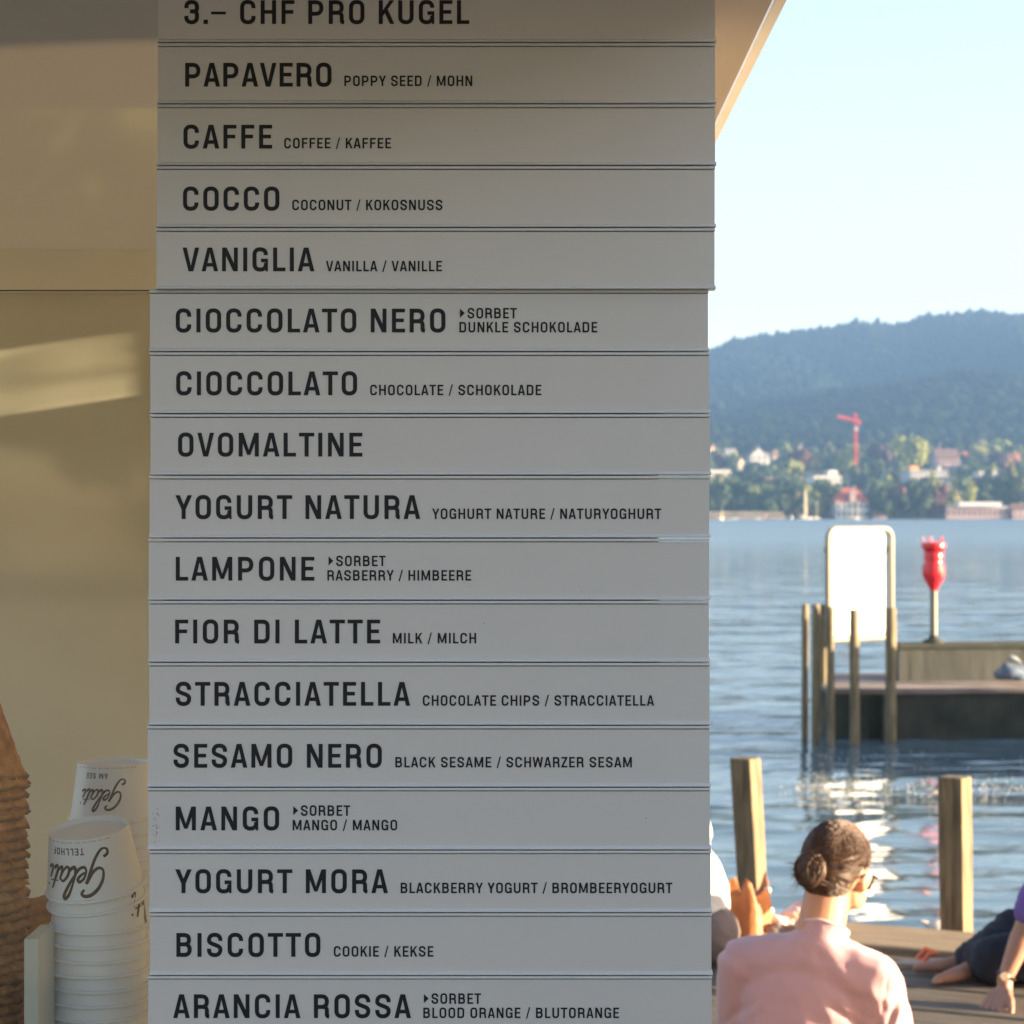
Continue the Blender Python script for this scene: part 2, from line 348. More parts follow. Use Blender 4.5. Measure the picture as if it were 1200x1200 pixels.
for i, (y0, y1, xa, xb, big, (bx0, bx1), base, small, lab) in enumerate(SIGNS):
    up = i < 5
    Y = YS-(0.006 if up else 0)
    zt = P(0, y0, Y).z; zb = P(0, y1, Y).z; px = Y/F
    x0 = P(xa, 0, Y).x; x1 = P(xb, 0, Y).x
    root = empty('menu_slat', ((x0+x1)/2, Y, zb), label=lab, cat='menu sign', group='flavour slats of the menu column')
    inv = Matrix.Translation(root.location).inverted()
    def loc(mb): mb.v = [tuple(inv @ Vector(q)) for q in mb.v]; return mb
    b = MB(); b.box(x0, x1, Y, Y+.016, zb+4.8*px, zt-4.75*px)
    pn = loc(b).build('panel', M_SIGN, root)
    # rails: bevelled lips above and below the panel, standing a little proud
    d = .0022
    for nm, za, zc in (('top_rail', zt-3.95*px, zt-.6*px), ('bottom_rail', zb+.55*px, zb+4.9*px)):
        b = MB()
        e = .35*px
        hh = zc-za
        prof = [(Y+.015, za), (Y-d, za+hh*.06), (Y-d*1.25, za+hh*.2), (Y-d*1.2, za+hh*.38), (Y-.0001, zc), (Y+.015, zc)] if nm == 'bottom_rail' else [(Y+.015, za), (Y-d*.5, za+.0001), (Y-d*.75, za+hh*.3), (Y-d*.6, zc), (Y+.015, zc)]
        _ = [(Y+.017, za), (Y-d*.2, za), (Y-d, za+hh*.25), (Y-d, za+hh*.7), (Y-d*.3, zc), (Y+.017, zc)]
        b.prism(prof, x0-e, x1+e+ (0.9*px if nm == 'bottom_rail' else 0), axis='x')
        loc(b).build(nm, M_RAIL, root)
    b = MB(); text_mesh(b, big, bx0, bx1, base, 27.9, Y); loc(b).build('lettering', M_INK, root)
    if small:
        b = MB()
        for (tx, a, c, bl) in small: text_mesh(b, tx, a, c, bl, 12.3, Y)
        loc(b).build('translation', M_INK, root)
# rust specks on two of the slats: tiny blisters on the MANGO slat, scuffs elsewhere
rnd = random.Random(3)
def specks(root, spots, Y, m):
    for (px, py, r) in spots:
        b = MB()
        c = P(px, py, Y); n = 7; rr = r*Y/F
        v = [c+Vector((0, -.0005, 0))]+[c+Vector((math.cos(k*6.283/n)*rr*rnd.uniform(.5, 1.2), -.00015, math.sin(k*6.283/n)*rr*rnd.uniform(.5, 1.2))) for k in range(n)]
        b.add([q-root.location for q in v], [(0, 1+k, 1+(k+1) % n) for k in range(n)])
        b.build('speck', m, root)
slats = [o for o in S.objects if o.name.startswith('menu_slat')]
M_RUST = mat('rust_speck', (0.22, 0.15, 0.10), rough=.9)
specks(slats[13], [(181+rnd.uniform(-5, 6), 965+rnd.gauss(0, 12), rnd.uniform(.25, .9)) for _ in range(34)], YS, M_RUST)
specks(slats[2], [(346, 184, .7), (558, 153, 1.0), (552, 152, .6)], YS-.006, M_RUST)
specks(slats[1], [(820, 77, .9), (698, 75, .5)], YS-.006, M_RUST)
specks(slats[13], [(757, 959, .9), (756, 963, .6)], YS, M_RUST)
specks(slats[9], [(551, 687, .6), (681, 693, .7)], YS, M_RUST)
specks(slats[10], [(567, 730, .8), (569, 769, .5), (190, 749, .6)], YS, M_RUST)

# ================================================================== kiosk
kiosk = empty('kiosk', (-.9, 2.05, DECK), label='tan painted ice cream kiosk carrying the column of menu slats', cat='kiosk')
KI = Matrix.Translation(kiosk.location).inverted()
def kbuild(b, name, m, **k): b.v = [tuple(KI @ Vector(q)) for q in b.v]; return b.build(name, m, kiosk, **k)
ZR = 3.12
b = MB(); b.add([(-2.6, 1.45, ZR), (.262, 1.45, ZR), (.262, 2.0, ZR), (.283, 4.3, ZR), (-2.6, 4.3, ZR)], [(0, 1, 2, 3, 4)]); kbuild(b, 'roof', M_CANVAS)
b = MB(); b.prism([(.2635, 1.45), (.275, 1.45), (.275, 2.0), (.296, 4.3), (.2845, 4.3), (.2635, 2.0)], ZR-.003, ZR+.03, axis='z'); kbuild(b, 'fascia', M_WHITE)
b = MB(); b.box(-2.5, .15, 4.0, 4.08, DECK, ZR-.002); kbuild(b, 'back_wall', M_CREAM)
b = MB(); b.box(-2.5, .10, 3.985, 3.998, 3.035, ZR-.004); kbuild(b, 'pale_top_strip', mat('pale_strip_tone', (.86, .80, .68), rough=.7, var=.06, vs=3))  # paler strip along the top of the back wall
b = MB(); b.box(-2.5, -2.44, 3.94, 3.998, DECK, ZR-.002); kbuild(b, 'corner_post', M_CREAM)
b = MB()  # right side wall with a high window opening near the back
y_, z_ = (2.05, 3.2, 3.85, 3.998), (DECK, 2.965, ZR-.002)
b.add([(.13, y, z) for y in y_ for z in z_], [(0, 3, 4, 1), (1, 4, 5, 2), (3, 6, 7, 4), (6, 9, 10, 7), (7, 10, 11, 8)])
kbuild(b, 'canvas_side', M_SIDE)
b = MB(); b.box(-.3455, .145, 2.024, 2.048, DECK, ZR-.002); kbuild(b, 'front_pillar', M_CREAM)
b = MB(); b.box(-2.5, .11, 2.052, 3.9, DECK+.0, DECK+.02); kbuild(b, 'floor_board', M_WOOD)
b = MB(); b.box(-2.4, -.36, 2.06, 2.62, 1.96, 2.0); kbuild(b, 'counter', M_ACRYL)
b = MB(); b.box(-2.5, -.36, 2.03, 2.05, DECK, 1.95); kbuild(b, 'front_wall', M_CREAM)
lm = bpy.data.materials.new('added_dapple_sheet'); lm.use_nodes = True; nt = lm.node_tree; b_ = nt.nodes['Principled BSDF']; b_.inputs['Base Color'].default_value = (.5, .45, .36, 1); b_.inputs['Roughness'].default_value = .9
tr = nt.nodes.new('ShaderNodeBsdfTransparent'); mx = nt.nodes.new('ShaderNodeMixShader'); n_ = nt.nodes.new('ShaderNodeTexNoise'); n_.inputs['Scale'].default_value = 9; n_.inputs['Detail'].default_value = 2
tcn = nt.nodes.new('ShaderNodeTexCoord'); nt.links.new(tcn.outputs['Object'], n_.inputs['Vector'])
r_ = nt.nodes.new('ShaderNodeMapRange'); r_.inputs['From Min'].default_value = .35; r_.inputs['From Max'].default_value = .62; r_.inputs['To Min'].default_value = .98; r_.inputs['To Max'].default_value = .45
nt.links.new(n_.outputs['Fac'], r_.inputs['Value']); nt.links.new(r_.outputs[0], mx.inputs[0]); nt.links.new(tr.outputs[0], mx.inputs[1]); nt.links.new(b_.outputs[0], mx.inputs[2]); nt.links.new(mx.outputs[0], nt.nodes['Material Output'].inputs['Surface'])
b = MB(); q_ = [(.118+.006*math.sin(i*1.9), 3.19+.67*i/24) for i in range(25)]  # uneven sheet added in the opening to dim and mottle the sun patch
b.add([(x, y, z) for x, y in q_ for z in (2.955, ZR-.005)], [(2*i, 2*i+2, 2*i+3, 2*i+1) for i in range(24)]); kbuild(b, 'added_dapple_sheet', lm)
gm = bpy.data.materials.new('pane_glass'); gm.use_nodes = True
nt = gm.node_tree; nt.nodes.clear()
o_ = nt.nodes.new('ShaderNodeOutputMaterial'); mx = nt.nodes.new('ShaderNodeMixShader'); tr = nt.nodes.new('ShaderNodeBsdfTransparent'); gl = nt.nodes.new('ShaderNodeBsdfGlossy')
fr = nt.nodes.new('ShaderNodeFresnel'); fr.inputs[0].default_value = 1.5; gl.inputs['Roughness'].default_value = 0.05
tr.inputs[0].default_value = (.96, .98, .96, 1)
nt.links.new(fr.outputs[0], mx.inputs[0]); nt.links.new(tr.outputs[0], mx.inputs[1]); nt.links.new(gl.outputs[0], mx.inputs[2]); nt.links.new(mx.outputs[0], o_.inputs[0])
zs = P(0, 340.3, 2.03).z
b = MB(); b.box(-2.5, -.3465, 2.030, 2.036, 1.952, zs-.0006); kbuild(b, 'glass_pane', gm)
b = MB(); b.box(-2.5, -.3465, 2.030, 2.036, zs+.0006, ZR-.004); kbuild(b, 'glass_pane', gm)
b = MB(); b.box(-2.5, -.3465, 2.0295, 2.0365, zs-.0003, zs+.0003); kbuild(b, 'pane_joint', M_GAP)

# ================================================================== cups
def spline(pts, n=8):
    out = []; m = len(pts)
    for i in range(m-1):
        p0, p1, p2, p3 = pts[max(i-1, 0)], pts[i], pts[i+1], pts[min(i+2, m-1)]
        for k in range(n):
            t = k/n
            out.append(tuple(.5*((2*b)+(-a+c)*t+(2*a-5*b+4*c-d)*t*t+(-a+3*b-3*c+d)*t**3) for a, b, c, d in zip(p0, p1, p2, p3)))
    out.append(pts[-1]); return out
SCRIPT = [
 ([(.74,.80),(.80,.92),(.70,1.02),(.50,1.0),(.30,.82),(.18,.52),(.20,.24),(.36,.14),(.54,.26),(.66,.50),(.70,.62)], .10),
 ([(.70,.62),(.62,.22),(.50,-.20),(.32,-.46),(.12,-.44),(.08,-.28),(.22,-.20)], .085),
 ([(.74,.22),(.90,.30),(1.00,.44),(.93,.54),(.80,.42),(.76,.20),(.84,.06),(1.0,.10),(1.12,.28)], .085),
 ([(1.12,.28),(1.28,.62),(1.40,.98),(1.34,1.10),(1.22,.94),(1.14,.50),(1.12,.18),(1.20,.04),(1.34,.14)], .10),
 ([(1.66,.44),(1.54,.52),(1.40,.36),(1.36,.14),(1.46,.03),(1.58,.16),(1.68,.44),(1.64,.18),(1.68,.04),(1.82,.16)], .085),
 ([(2.00,.84),(1.90,.44),(1.84,.14),(1.90,.02),(2.04,.14)], .10),
 ([(1.74,.52),(2.14,.56)], .05),
 ([(2.20,.48),(2.12,.16),(2.18,.03),(2.34,.16)], .09),
 ([(2.24,.70),(2.27,.76)], .09),
]
RB, RT, HC = .0415, .0505, .066     # cup: base radius, mouth radius, height
def cup_r(z): return RB+(RT-RB)*z/HC
def wrap(mb, v, f, u0, z0, sc, dr=.0003):
    """flat (a,b) shape laid on the outside of the cup, centred at angle -90deg"""
    o = []
    for a, b_ in v:
        z = z0+b_*sc; r = cup_r(z)+dr; th = -math.pi/2+(u0+a*sc)/((RB+RT)/2)
        o.append((r*math.cos(th), r*math.sin(th), z))
    mb.add(o, f)
def cup_parts(word, sc=.031, s2=.0072, script=True):
    root = empty('paper_cup')
    b = MB(); b.lathe([(RB-.0015, .006), (RB-.0008, 0), (RB, 0), (RT-.0006, HC-.0035), (RT+.0016, HC-.0032), (RT+.0024, HC-.0016), (RT+.0016, HC), (RT-.0004, HC), (RT-.001, HC-.004), (RB-.0015, .0075)], 56)
    o = smooth_by(b.build('cup_wall', M_PAPER, root), 50)
    b = MB(); b.lathe([(RB-.0012, .0052), (RB-.0012, .0066)], 40); b.build('cup_base', M_PAPER, root)
    if script:
        mb = MB(); u0 = -1.2*sc
        for k, (pts, t) in enumerate(SCRIPT):
            q = [(a+.22*c, c) for a, c in pts]; q = spline(q, 9) if len(q) > 2 else q
            n = len(q); th = [t*(.45+.75*math.sin(math.pi*(.12+.76*((i*1.7/n) % 1)))) for i in range(n)]
            v, f = ribbon(q, th); wrap(mb, v, f, u0, .0265, sc, .0003+k*.00004)
        mb.build('script_lettering', M_INK, root)
        mb = MB(); out, W0 = text_shape(word); x0 = -W0*s2*.5+.007
        for i, (x, g) in enumerate(out):
            for j, (v, f) in enumerate(g): wrap(mb, [(a+x+i*.06, c) for a, c in v], f, x0, .0085, s2, .0003+j*.00003)
        mb.build('small_lettering', M_INK, root)
        mb = MB()
        for k in range(46):
            if k % 9 in (0, 5): continue
            a = -2.2+k*.043
            wrap(mb, [(0, 0), (.45, 0), (.45, 1), (0, 1)], [(0, 1, 2, 3)], (a+1.2)*.045, .0022, .0013)
        mb.build('base_print', M_INK, root)
    return root
def up_down(x, y, z, rz=0, tx=0, ty=0):
    """cup standing on its mouth; z is the height of the mouth"""
    return Matrix.Translation((x, y, z)) @ Euler((tx, ty, 0)).to_matrix().to_4x4() @ Matrix.Rotation(math.pi, 4, 'Y') @ Matrix.Rotation(rz, 4, 'Z') @ Matrix.Translation((0, 0, -HC))
cupA = cup_parts('TELLHOF'); cupB = cup_parts('AM SEE', .023, .0062)
def place(o, m, lab, grp): o.matrix_world = m; tag(o, lab, 'cup', grp); return o
YC = 2.17; scC = F/YC
def CX(px): return (px-600)*YC/F
zc_ = lambda py, Y=YC: EYE-(py-HZ)*Y/F
GR = 'paper cups stacked upside down behind the glass'
def newcup(src): return copy_tree(src)
# two tilted ones on top of the front stack
place(cupA, up_down(CX(112), YC, zc_(1040)-.0, rz=R(12), tx=R(9), ty=R(-4.5)), 'topmost tilted white paper cup of the front stack, showing upside-down script and TELLHOF', GR)
c2 = newcup(cupA); place(c2, up_down(CX(112), YC, zc_(1040)-.0, rz=0, tx=R(9), ty=R(-4.5)) @ Matrix.Translation((0, 0, .0145)) @ Matrix.Rotation(R(-128), 4, 'Z'), 'tilted white paper cup just under the topmost cup of the front stack', GR)
k = 0; py = 1085.0
names = ["white paper cup directly under the two tilted cups, standing upright", 'white paper cup second below the tilted pair, front stack', 'white paper cup with small faint print at its left, third below the tilted pair']
while zc_(py) > 2.0:
    c = newcup(cupA)
    rot = [R(-104), R(200), R(215), R(170), R(186), R(140), R(160), R(215), R(150)][k % 9]
    place(c, up_down(CX(116+random.uniform(-1.2, 1.2)+.02*(py-1085)), YC, zc_(py), rz=rot), names[k] if k < 3 else 'plain white paper cup low in the front stack, only its rim band showing', GR)
    py += 16.9; k += 1
YB = 2.42
def CXb(px): return (px-600)*YB/F
place(cupB, up_down(CXb(133), YB, zc_(958, YB), rz=R(6)), 'top white paper cup of the rear stack, showing upside-down script and AM SEE', GR)
py = 973.0; first = True
while zc_(py, YB) > 2.0:
    c = newcup(cupB)
    place(c, up_down(CXb(134), YB, zc_(py, YB), rz=R(150)), 'white paper cup of the rear stack, half hidden by the menu slats', GR)
    py += 15.5

# cup holder panel
hold = MB(); hold.box(-.491, -.4765, 2.06, 2.134, 2.001, 2.174)
ho = hold.build('cup_holder_panel', M_ACRYL); bevel(ho, .001)
tag(ho, 'upright white acrylic side panel beside the front cup stack', 'cup holder')

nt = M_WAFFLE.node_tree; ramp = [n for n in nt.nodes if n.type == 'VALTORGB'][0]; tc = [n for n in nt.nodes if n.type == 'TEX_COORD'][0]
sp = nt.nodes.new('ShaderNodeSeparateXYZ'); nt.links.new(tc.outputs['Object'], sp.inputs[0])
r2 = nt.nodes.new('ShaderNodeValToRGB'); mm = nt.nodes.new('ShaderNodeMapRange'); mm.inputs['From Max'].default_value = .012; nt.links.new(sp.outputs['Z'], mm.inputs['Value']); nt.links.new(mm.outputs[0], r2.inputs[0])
r2.color_ramp.elements[0].position = 0; r2.color_ramp.elements[0].color = (.22, .17, .14, 1); r2.color_ramp.elements[1].position = .38; r2.color_ramp.elements[1].color = (1.15, 1.1, 1.0, 1)  # dark lip paints shade under each nested rim, plus a browner baked edge
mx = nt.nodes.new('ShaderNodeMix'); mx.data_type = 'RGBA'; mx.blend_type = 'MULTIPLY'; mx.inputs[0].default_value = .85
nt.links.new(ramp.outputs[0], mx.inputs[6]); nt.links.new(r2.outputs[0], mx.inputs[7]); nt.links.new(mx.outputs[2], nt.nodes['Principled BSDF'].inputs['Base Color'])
# ================================================================== waffle cones
def cone_mesh():
    n = 40; rows = 26; Rm, H = .053, .150; v = []; f = []
    for side, dr in ((0, 0), (1, -.0022)):
        for j in range(rows+1):
            t = j/rows; z = H*t
            for k in range(n):
                a = 2*math.pi*k/n
                r = max(.0006, Rm*(1-t)**.97)+dr*(1-t)
                if side == 0: r += (.0014*max(0, math.cos((a*10)+t*26))**2+.0014*max(0, math.cos((a*10)-t*26))**2)*(1-t)**.6
                r += .0030*(1-t)**16; zz = z+(1-t)**8*(.0030*math.sin(a*9+2)*math.sin(a*4+.6)+.0015*math.sin(a*17))
                rr = r+(1-t)**10*.0025*math.sin(a*7+1)
                v.append((rr*math.cos(a), rr*math.sin(a), zz))
    for s_ in (0, 1):
        o = s_*(rows+1)*n
        for j in range(rows):
            for k in range(n):
                q = (o+j*n+k, o+j*n+(k+1) % n, o+(j+1)*n+(k+1) % n, o+(j+1)*n+k)
                f.append(q if s_ == 0 else q[::-1])
    o = (rows+1)*n
    for k in range(n): f.append((k, o+k, o+(k+1) % n, (k+1) % n))
    return v, f
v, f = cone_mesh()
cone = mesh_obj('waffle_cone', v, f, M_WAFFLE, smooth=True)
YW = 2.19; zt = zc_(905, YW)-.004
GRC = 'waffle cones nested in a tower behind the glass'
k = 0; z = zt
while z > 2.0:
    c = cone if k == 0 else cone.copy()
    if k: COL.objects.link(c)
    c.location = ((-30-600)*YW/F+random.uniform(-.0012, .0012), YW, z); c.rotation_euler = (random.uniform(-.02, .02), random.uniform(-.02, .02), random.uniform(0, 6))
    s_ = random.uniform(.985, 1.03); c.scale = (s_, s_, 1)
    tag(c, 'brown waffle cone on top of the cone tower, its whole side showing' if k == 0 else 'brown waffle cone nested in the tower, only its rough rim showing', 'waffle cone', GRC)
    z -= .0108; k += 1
# wafer bowls behind
def bowl_mesh():
    b = MB(); n = 48; prof = [(.030, .0), (.040, .012), (.046, .03), (.0435, .03), (.038, .013), (.028, .003)]
    b.lathe(prof, n)
    b.v = [(x*(1+.03*math.sin(9*math.atan2(y, x))), y*(1+.03*math.sin(9*math.atan2(y, x))), z+.002*math.sin(7*math.atan2(y, x))) for x, y, z in b.v]
    return b
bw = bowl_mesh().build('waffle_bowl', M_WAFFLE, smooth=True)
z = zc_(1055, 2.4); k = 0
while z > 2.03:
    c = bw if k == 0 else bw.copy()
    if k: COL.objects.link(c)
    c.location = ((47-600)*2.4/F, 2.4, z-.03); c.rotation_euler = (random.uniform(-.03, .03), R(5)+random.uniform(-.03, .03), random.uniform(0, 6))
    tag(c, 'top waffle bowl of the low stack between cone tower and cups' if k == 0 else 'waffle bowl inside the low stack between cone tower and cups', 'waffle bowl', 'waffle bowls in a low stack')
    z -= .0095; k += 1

# ================================================================== quay, timber deck
b = MB(); b.box(-60, 60, -60, 1.9, -2.0, DECK-.02); tag(b.build('quay', mat('quay_gravel', (.30, .255, .19), rough=.95, var=.25, vs=1.5, bump=.4, bs=30)), kind='structure')
# deck boards run parallel to the far edge, which is turned clockwise
e0 = Vector((.80, 8.14, 0)); e1 = Vector((2.0, 7.62, 0)); ed = (e1-e0).normalized(); en = Vector((ed.y, -ed.x, 0))   # en points back to the quay
deck = empty('timber_deck', (e0.x, e0.y, DECK), kind='structure')
DM = Matrix(((ed.x, en.x, 0, e0.x), (ed.y, en.y, 0, e0.y), (0, 0, 1, DECK), (0, 0, 0, 1)))
deck.matrix_world = DM
rp = random.Random(5)
me_cache = []
for q in range(4):
    b = MB(); b.box(-8.5, 12.5, 0, .147, -.045, 0); o = b.build('plank', M_PLANK, deck); bevel(o, .006); me_cache.append(o)
w = .154; k = 0; y = .40
while y < 7.5:
    if k < 4: o = me_cache[k]
    else:
        o = me_cache[k % 4].copy(); COL.objects.link(o); o.parent = deck
    o.location = (rp.uniform(-.7, .7)*2, y, rp.uniform(-.006, .003)); y += w; k += 1
b = MB(); b.box(-8, 12, 0, .385, -.30, .028); o = b.build('edge_beam', M_BEAM, deck); bevel(o, .012)
b = MB(); b.box(-8, 12, .05, 7.6, -.20, -.06); b.build('joist_frame', M_CONC3, deck)
b = MB()
for xx in np.arange(-7.5, 12, 2.4):
    for yy in (.3, 3.0, 6.0): b.box(xx, xx+.2, yy, yy+.2, -3, -.201)
b.build('support_pile', M_CONC3, deck)

def post(name, px, top, Y, w, yaw, lean=0, z0=-1.2, m=M_WOOD, lab='', cat='post', grp=None, seg=10):
    t = P(px, top, Y); b = MB()
    n = 6; vs = []; 
    for i in range(seg+1):
        z = z0+(t.z-z0)*i/seg; s_ = w/2*(1+.03*math.sin(i*2.1+px)); ox = lean*(z-t.z)
        for a, c in ((-1, -1), (1, -1), (1, 1), (-1, 1)): vs.append((a*s_*(1+.02*math.sin(i+a)), c*s_, z, ox))
    v = []; cs, sn = math.cos(yaw), math.sin(yaw)
    for a, c, z, ox in vs: v.append((a*cs-c*sn+ox, a*sn+c*cs, z-DECK))
    f = [(3, 2, 1, 0), tuple(seg*4+q for q in (0, 1, 2, 3))]
    for i in range(seg):
        for q in range(4): f.append((i*4+q, i*4+(q+1) % 4, (i+1)*4+(q+1) % 4, (i+1)*4+q))
    o = mesh_obj(name, v, f, m); o.location = (t.x, Y, DECK); bevel(o, w*.07); tag(o, lab, cat, grp); return o
GP = 'square timber posts at the deck edge'
post('timber_post', 873.5, 888, 8.75, .098, R(-36), lean=-.055, lab='square timber post behind the orange-brown bag, leaning slightly', grp=GP)
post('timber_post', 1119, 910, 7.92, .100, R(-36), lean=-.012, lab='square timber post at the deck edge, to the right of the pink-shirted person', grp=GP)

# ================================================================== the concrete mole
GPL = 'mooring piles around the white board'
mole = empty('concrete_mole', P(1150, 868, 23.8), label='low mossy concrete mole with a parapet, standing in the lake', cat='mole')
MI = Matrix.Translation(mole.location).inverted()
def mbuild(b, name, m): b.v = [tuple(MI @ Vector(q)) for q in b.v]; return b.build(name, m, mole)
xL = (974-600)*23.7/F; zd = .585
b = MB(); b.prism([(xL, 23.9), (4.45, 23.78), (9, 24.3), (30, 26.5), (30, 29), (9, 27), (xL+.15, 26.1)], -2, zd-.06, axis='z'); mbuild(b, 'base_block', M_CONC)
b = MB(); b.prism([(xL-.03, 23.86), (4.45, 23.74), (9, 24.26), (30, 26.46), (30, 29), (9, 27), (xL+.12, 26.1)], zd-.0595, zd, axis='z'); mbuild(b, 'ledge_slab', M_PAVE)
xp = (1054-600)*24.8/F
for q in range(9):
    xa, xb = xp+q*1.93, xp+(q+1)*1.93-.02
    f_ = lambda x: 24.82+(x-xp)*.11
    b = MB(); b.prism([(xa, f_(xa)), (xb, f_(xb)), (xb, f_(xb)+.35), (xa, f_(xa)+.35)], zd+.002, .985, axis='z'); mbuild(b, 'parapet_block', M_CONC2)
    b = MB(); b.prism([(xa-.004, f_(xa)-.03), (xb+.015, f_(xb)-.03), (xb+.015, f_(xb)+.38), (xa-.004, f_(xa)+.38)], .987, 1.045, axis='z'); mbuild(b, 'coping_slab', M_CONC3)
# vertical timber fenders and an iron stain band on the face
b = MB()
for xx in (4.02, 4.28): b.box(xx, xx+.10, 23.70, 23.80, -1, zd-.08)
mbuild(b, 'fender', M_CONC3)
def pile(px, top, Y, r, lab):
    t = P(px, top, Y); n = 12; b = MB(); prof = []
    for i in range(14):
        z = -1.5+(t.z+1.5)*i/13; prof.append((r*(1+.04*math.sin(i*1.7+px)), z-t.z))
    b.lathe(prof+[(r*.8, .01)], n); o = smooth_by(b.build('mooring_pile', M_PILE), 50); o.location = t; o.rotation_euler = (0, R(.4*math.sin(px)), px)
    tag(o, lab, 'mooring pile', GPL); return o
pile(943.5, 709, 23.6, .040, 'thin mooring pile farthest from the mole, leftmost of the group')
pile(956.0, 709, 23.3, .047, 'mooring pile second from the left, beside the thin one')
pile(965.0, 709, 24.6, .052, 'shaded mooring pile just left of the white board')
pile(973.0, 712, 23.2, .046, 'mooring pile standing before the left edge of the white board')
pile(1001, 715, 23.2, .056, 'dark mooring pile standing before the middle of the white board')
pile(1044, 713, 23.35, .062, 'sunlit mooring pile before the right edge of the white board')
# white board, turned towards the sun
bc = P(1008, 684, 24.1); ang = R(-38)      # yaw
board = empty('white_board', (bc.x, bc.y, 0), label='large blank white board in a round-cornered cream frame on the mooring piles', cat='sign board'); board.rotation_euler = (0, 0, -ang)
cw, chh = .545, .645; zc0 = bc.z
def rrect(hw, hh, r, n=6, bottom=True):
    pts = []
    for cx, cy, a0 in ((hw-r, hh-r, 0), (-(hw-r), hh-r, 90)):
        for i in range(n+1): a = R(a0+90*i/n); pts.append((cx+r*math.cos(a), cy+r*math.sin(a)))
    rb = .03
    for cx, cy, a0 in ((-(hw-rb), -(hh-rb), 180), (hw-rb, -(hh-rb), 270)):
        for i in range(3): a = R(a0+90*i/2); pts.append((cx+rb*math.cos(a), cy+rb*math.sin(a)))
    return pts
b = MB(); b.prism([(x, z+zc0) for x, z in rrect(cw-.095, chh-.045, .05)], .02, .04, axis='y'); b.build('board_plate', M_BOARD, board)
o = MB().tube([(x, 0, z+zc0) for x, z in rrect(cw, chh, .12)], .034, 10, closed=True).build('frame', M_BFRAME, board, smooth=True)
for sz in (-.4, .4):
    b = MB(); b.box(-cw+.01, cw-.01, .045, .075, zc0+sz-.03, zc0+sz+.03); b.build('cross_bar', M_METAL, board)
# red beacon
bp_ = P(1094, 757, 25.05)
bea = empty('beacon', (bp_.x, 25.05, 1.045), label='red tapered harbour beacon on a thin pole, standing on the mole parapet', cat='beacon')
zz = lambda py: EYE-(py-HZ)*25.05/F-1.045
b = MB(); b.lathe([(.13, 0), (.13, .03), (.06, .05), (.05, .09)], 20); b.build('foot_plate', M_CONC3, bea)
b = MB(); b.lathe([(.045, .05), (.042, zz(690))], 14); smooth_by(b.build('pole', M_METAL, bea))
q = 25.05/F
b = MB(); b.lathe([(.045, zz(692)), (.055, zz(689)), (.125, zz(677)), (.135, zz(671)), (.132, zz(664)), (.118, zz(660)), (.112, zz(658)), (.118, zz(655)), (.120, zz(649)), (.110, zz(647)), (.128, zz(644)), (.148, zz(641)), (.146, zz(637)), (.12, zz(635.5))], 24)
smooth_by(b.build('lantern_body', M_RED, bea), 35)
b = MB()
for a in range(6): b.box(.124, .139, -.018, .018, zz(675), zz(662), Matrix.Rotation(a*math.pi/3+.2, 4, 'Z'))
b.build('reflector', M_RED, bea)
for a in range(5):
    b = MB(); th = a*1.257+.3; b.tube([(.11*math.cos(th), .11*math.sin(th), zz(636)), (.125*math.cos(th), .125*math.sin(th), zz(629))], .006, 5); b.build('bird_spike', M_RED, bea)
# cloth bundle with a cap lying on the ledge before the parapet
def fuse(prims, vox, smooth=4, sub=0, name='body'):
    b = MB()
    for p in prims:
        if p[0] == 'c':
            _, a, c, ra, rb = p[:5]; a = Vector(a); c = Vector(c); d = c-a; L = d.length or 1e-4; d = d/L; pts = []; rads = []
            for t in (-80, -60, -35, -12): pts.append(a+d*ra*math.sin(R(t))); rads.append(max(ra*math.cos(R(t)), 1e-4))
            for i in range(1, 6): u = i/6; pts.append(a+d*L*u); rads.append(ra+(rb-ra)*u)
            for t in (12, 35, 60, 80): pts.append(c+d*rb*math.sin(R(t))); rads.append(max(rb*math.cos(R(t)), 1e-4))
            b.tube(pts, rads, 14)
        else:
            _, c, r = p[:3]; rot = Euler(p[3]).to_matrix() if len(p) > 3 else Matrix.Identity(3); c = Vector(c); n = 18; v = []; f = []
            for j in range(11):
                ph = math.pi*(j+.15)/(10.3)
                for k in range(n):
                    a = 2*math.pi*k/n; v.append(c+rot @ Vector((r[0]*math.sin(ph)*math.cos(a), r[1]*math.sin(ph)*math.sin(a), r[2]*math.cos(ph))))
            for j in range(10):
                for k in range(n): f.append((j*n+k, (j+1)*n+k, (j+1)*n+(k+1) % n, j*n+(k+1) % n))
            f.append(tuple(range(n))); f.append(tuple(10*n+k for k in range(n-1, -1, -1)))
            b.add(v, f)
    o = b.build('tmp', M_GAP)
    m = o.modifiers.new('r', 'REMESH'); m.mode = 'VOXEL'; m.voxel_size = vox
    m = o.modifiers.new('s', 'SMOOTH'); m.iterations = smooth; m.factor = .6
    dg = bpy.context.evaluated_depsgraph_get(); dg.update()
    me = bpy.data.meshes.new_from_object(o.evaluated_get(dg)); bpy.data.objects.remove(o)
    return me
def from_mesh(name, me, m, parent=None, fn=None):
    me.materials.clear(); me.materials.append(m)
    if fn:
        me.update(); nrm = [v.normal.copy() for v in me.vertices]
        for v, n in zip(me.vertices, nrm): v.co = v.co+n*fn(v.co, n)
    me.polygons.foreach_set('use_smooth', [True]*len(me.polygons)); me.update()
    o = link(bpy.data.objects.new(name, me))
    if parent is not None: o.parent = parent
    return o
bb = P(1184, 798, 24.4)
M_BLUE = mat('faded_blue_cloth', (.06, .085, .14), rough=.9, col2=(.12, .16, .22), vs=9, bump=.5, bs=30)
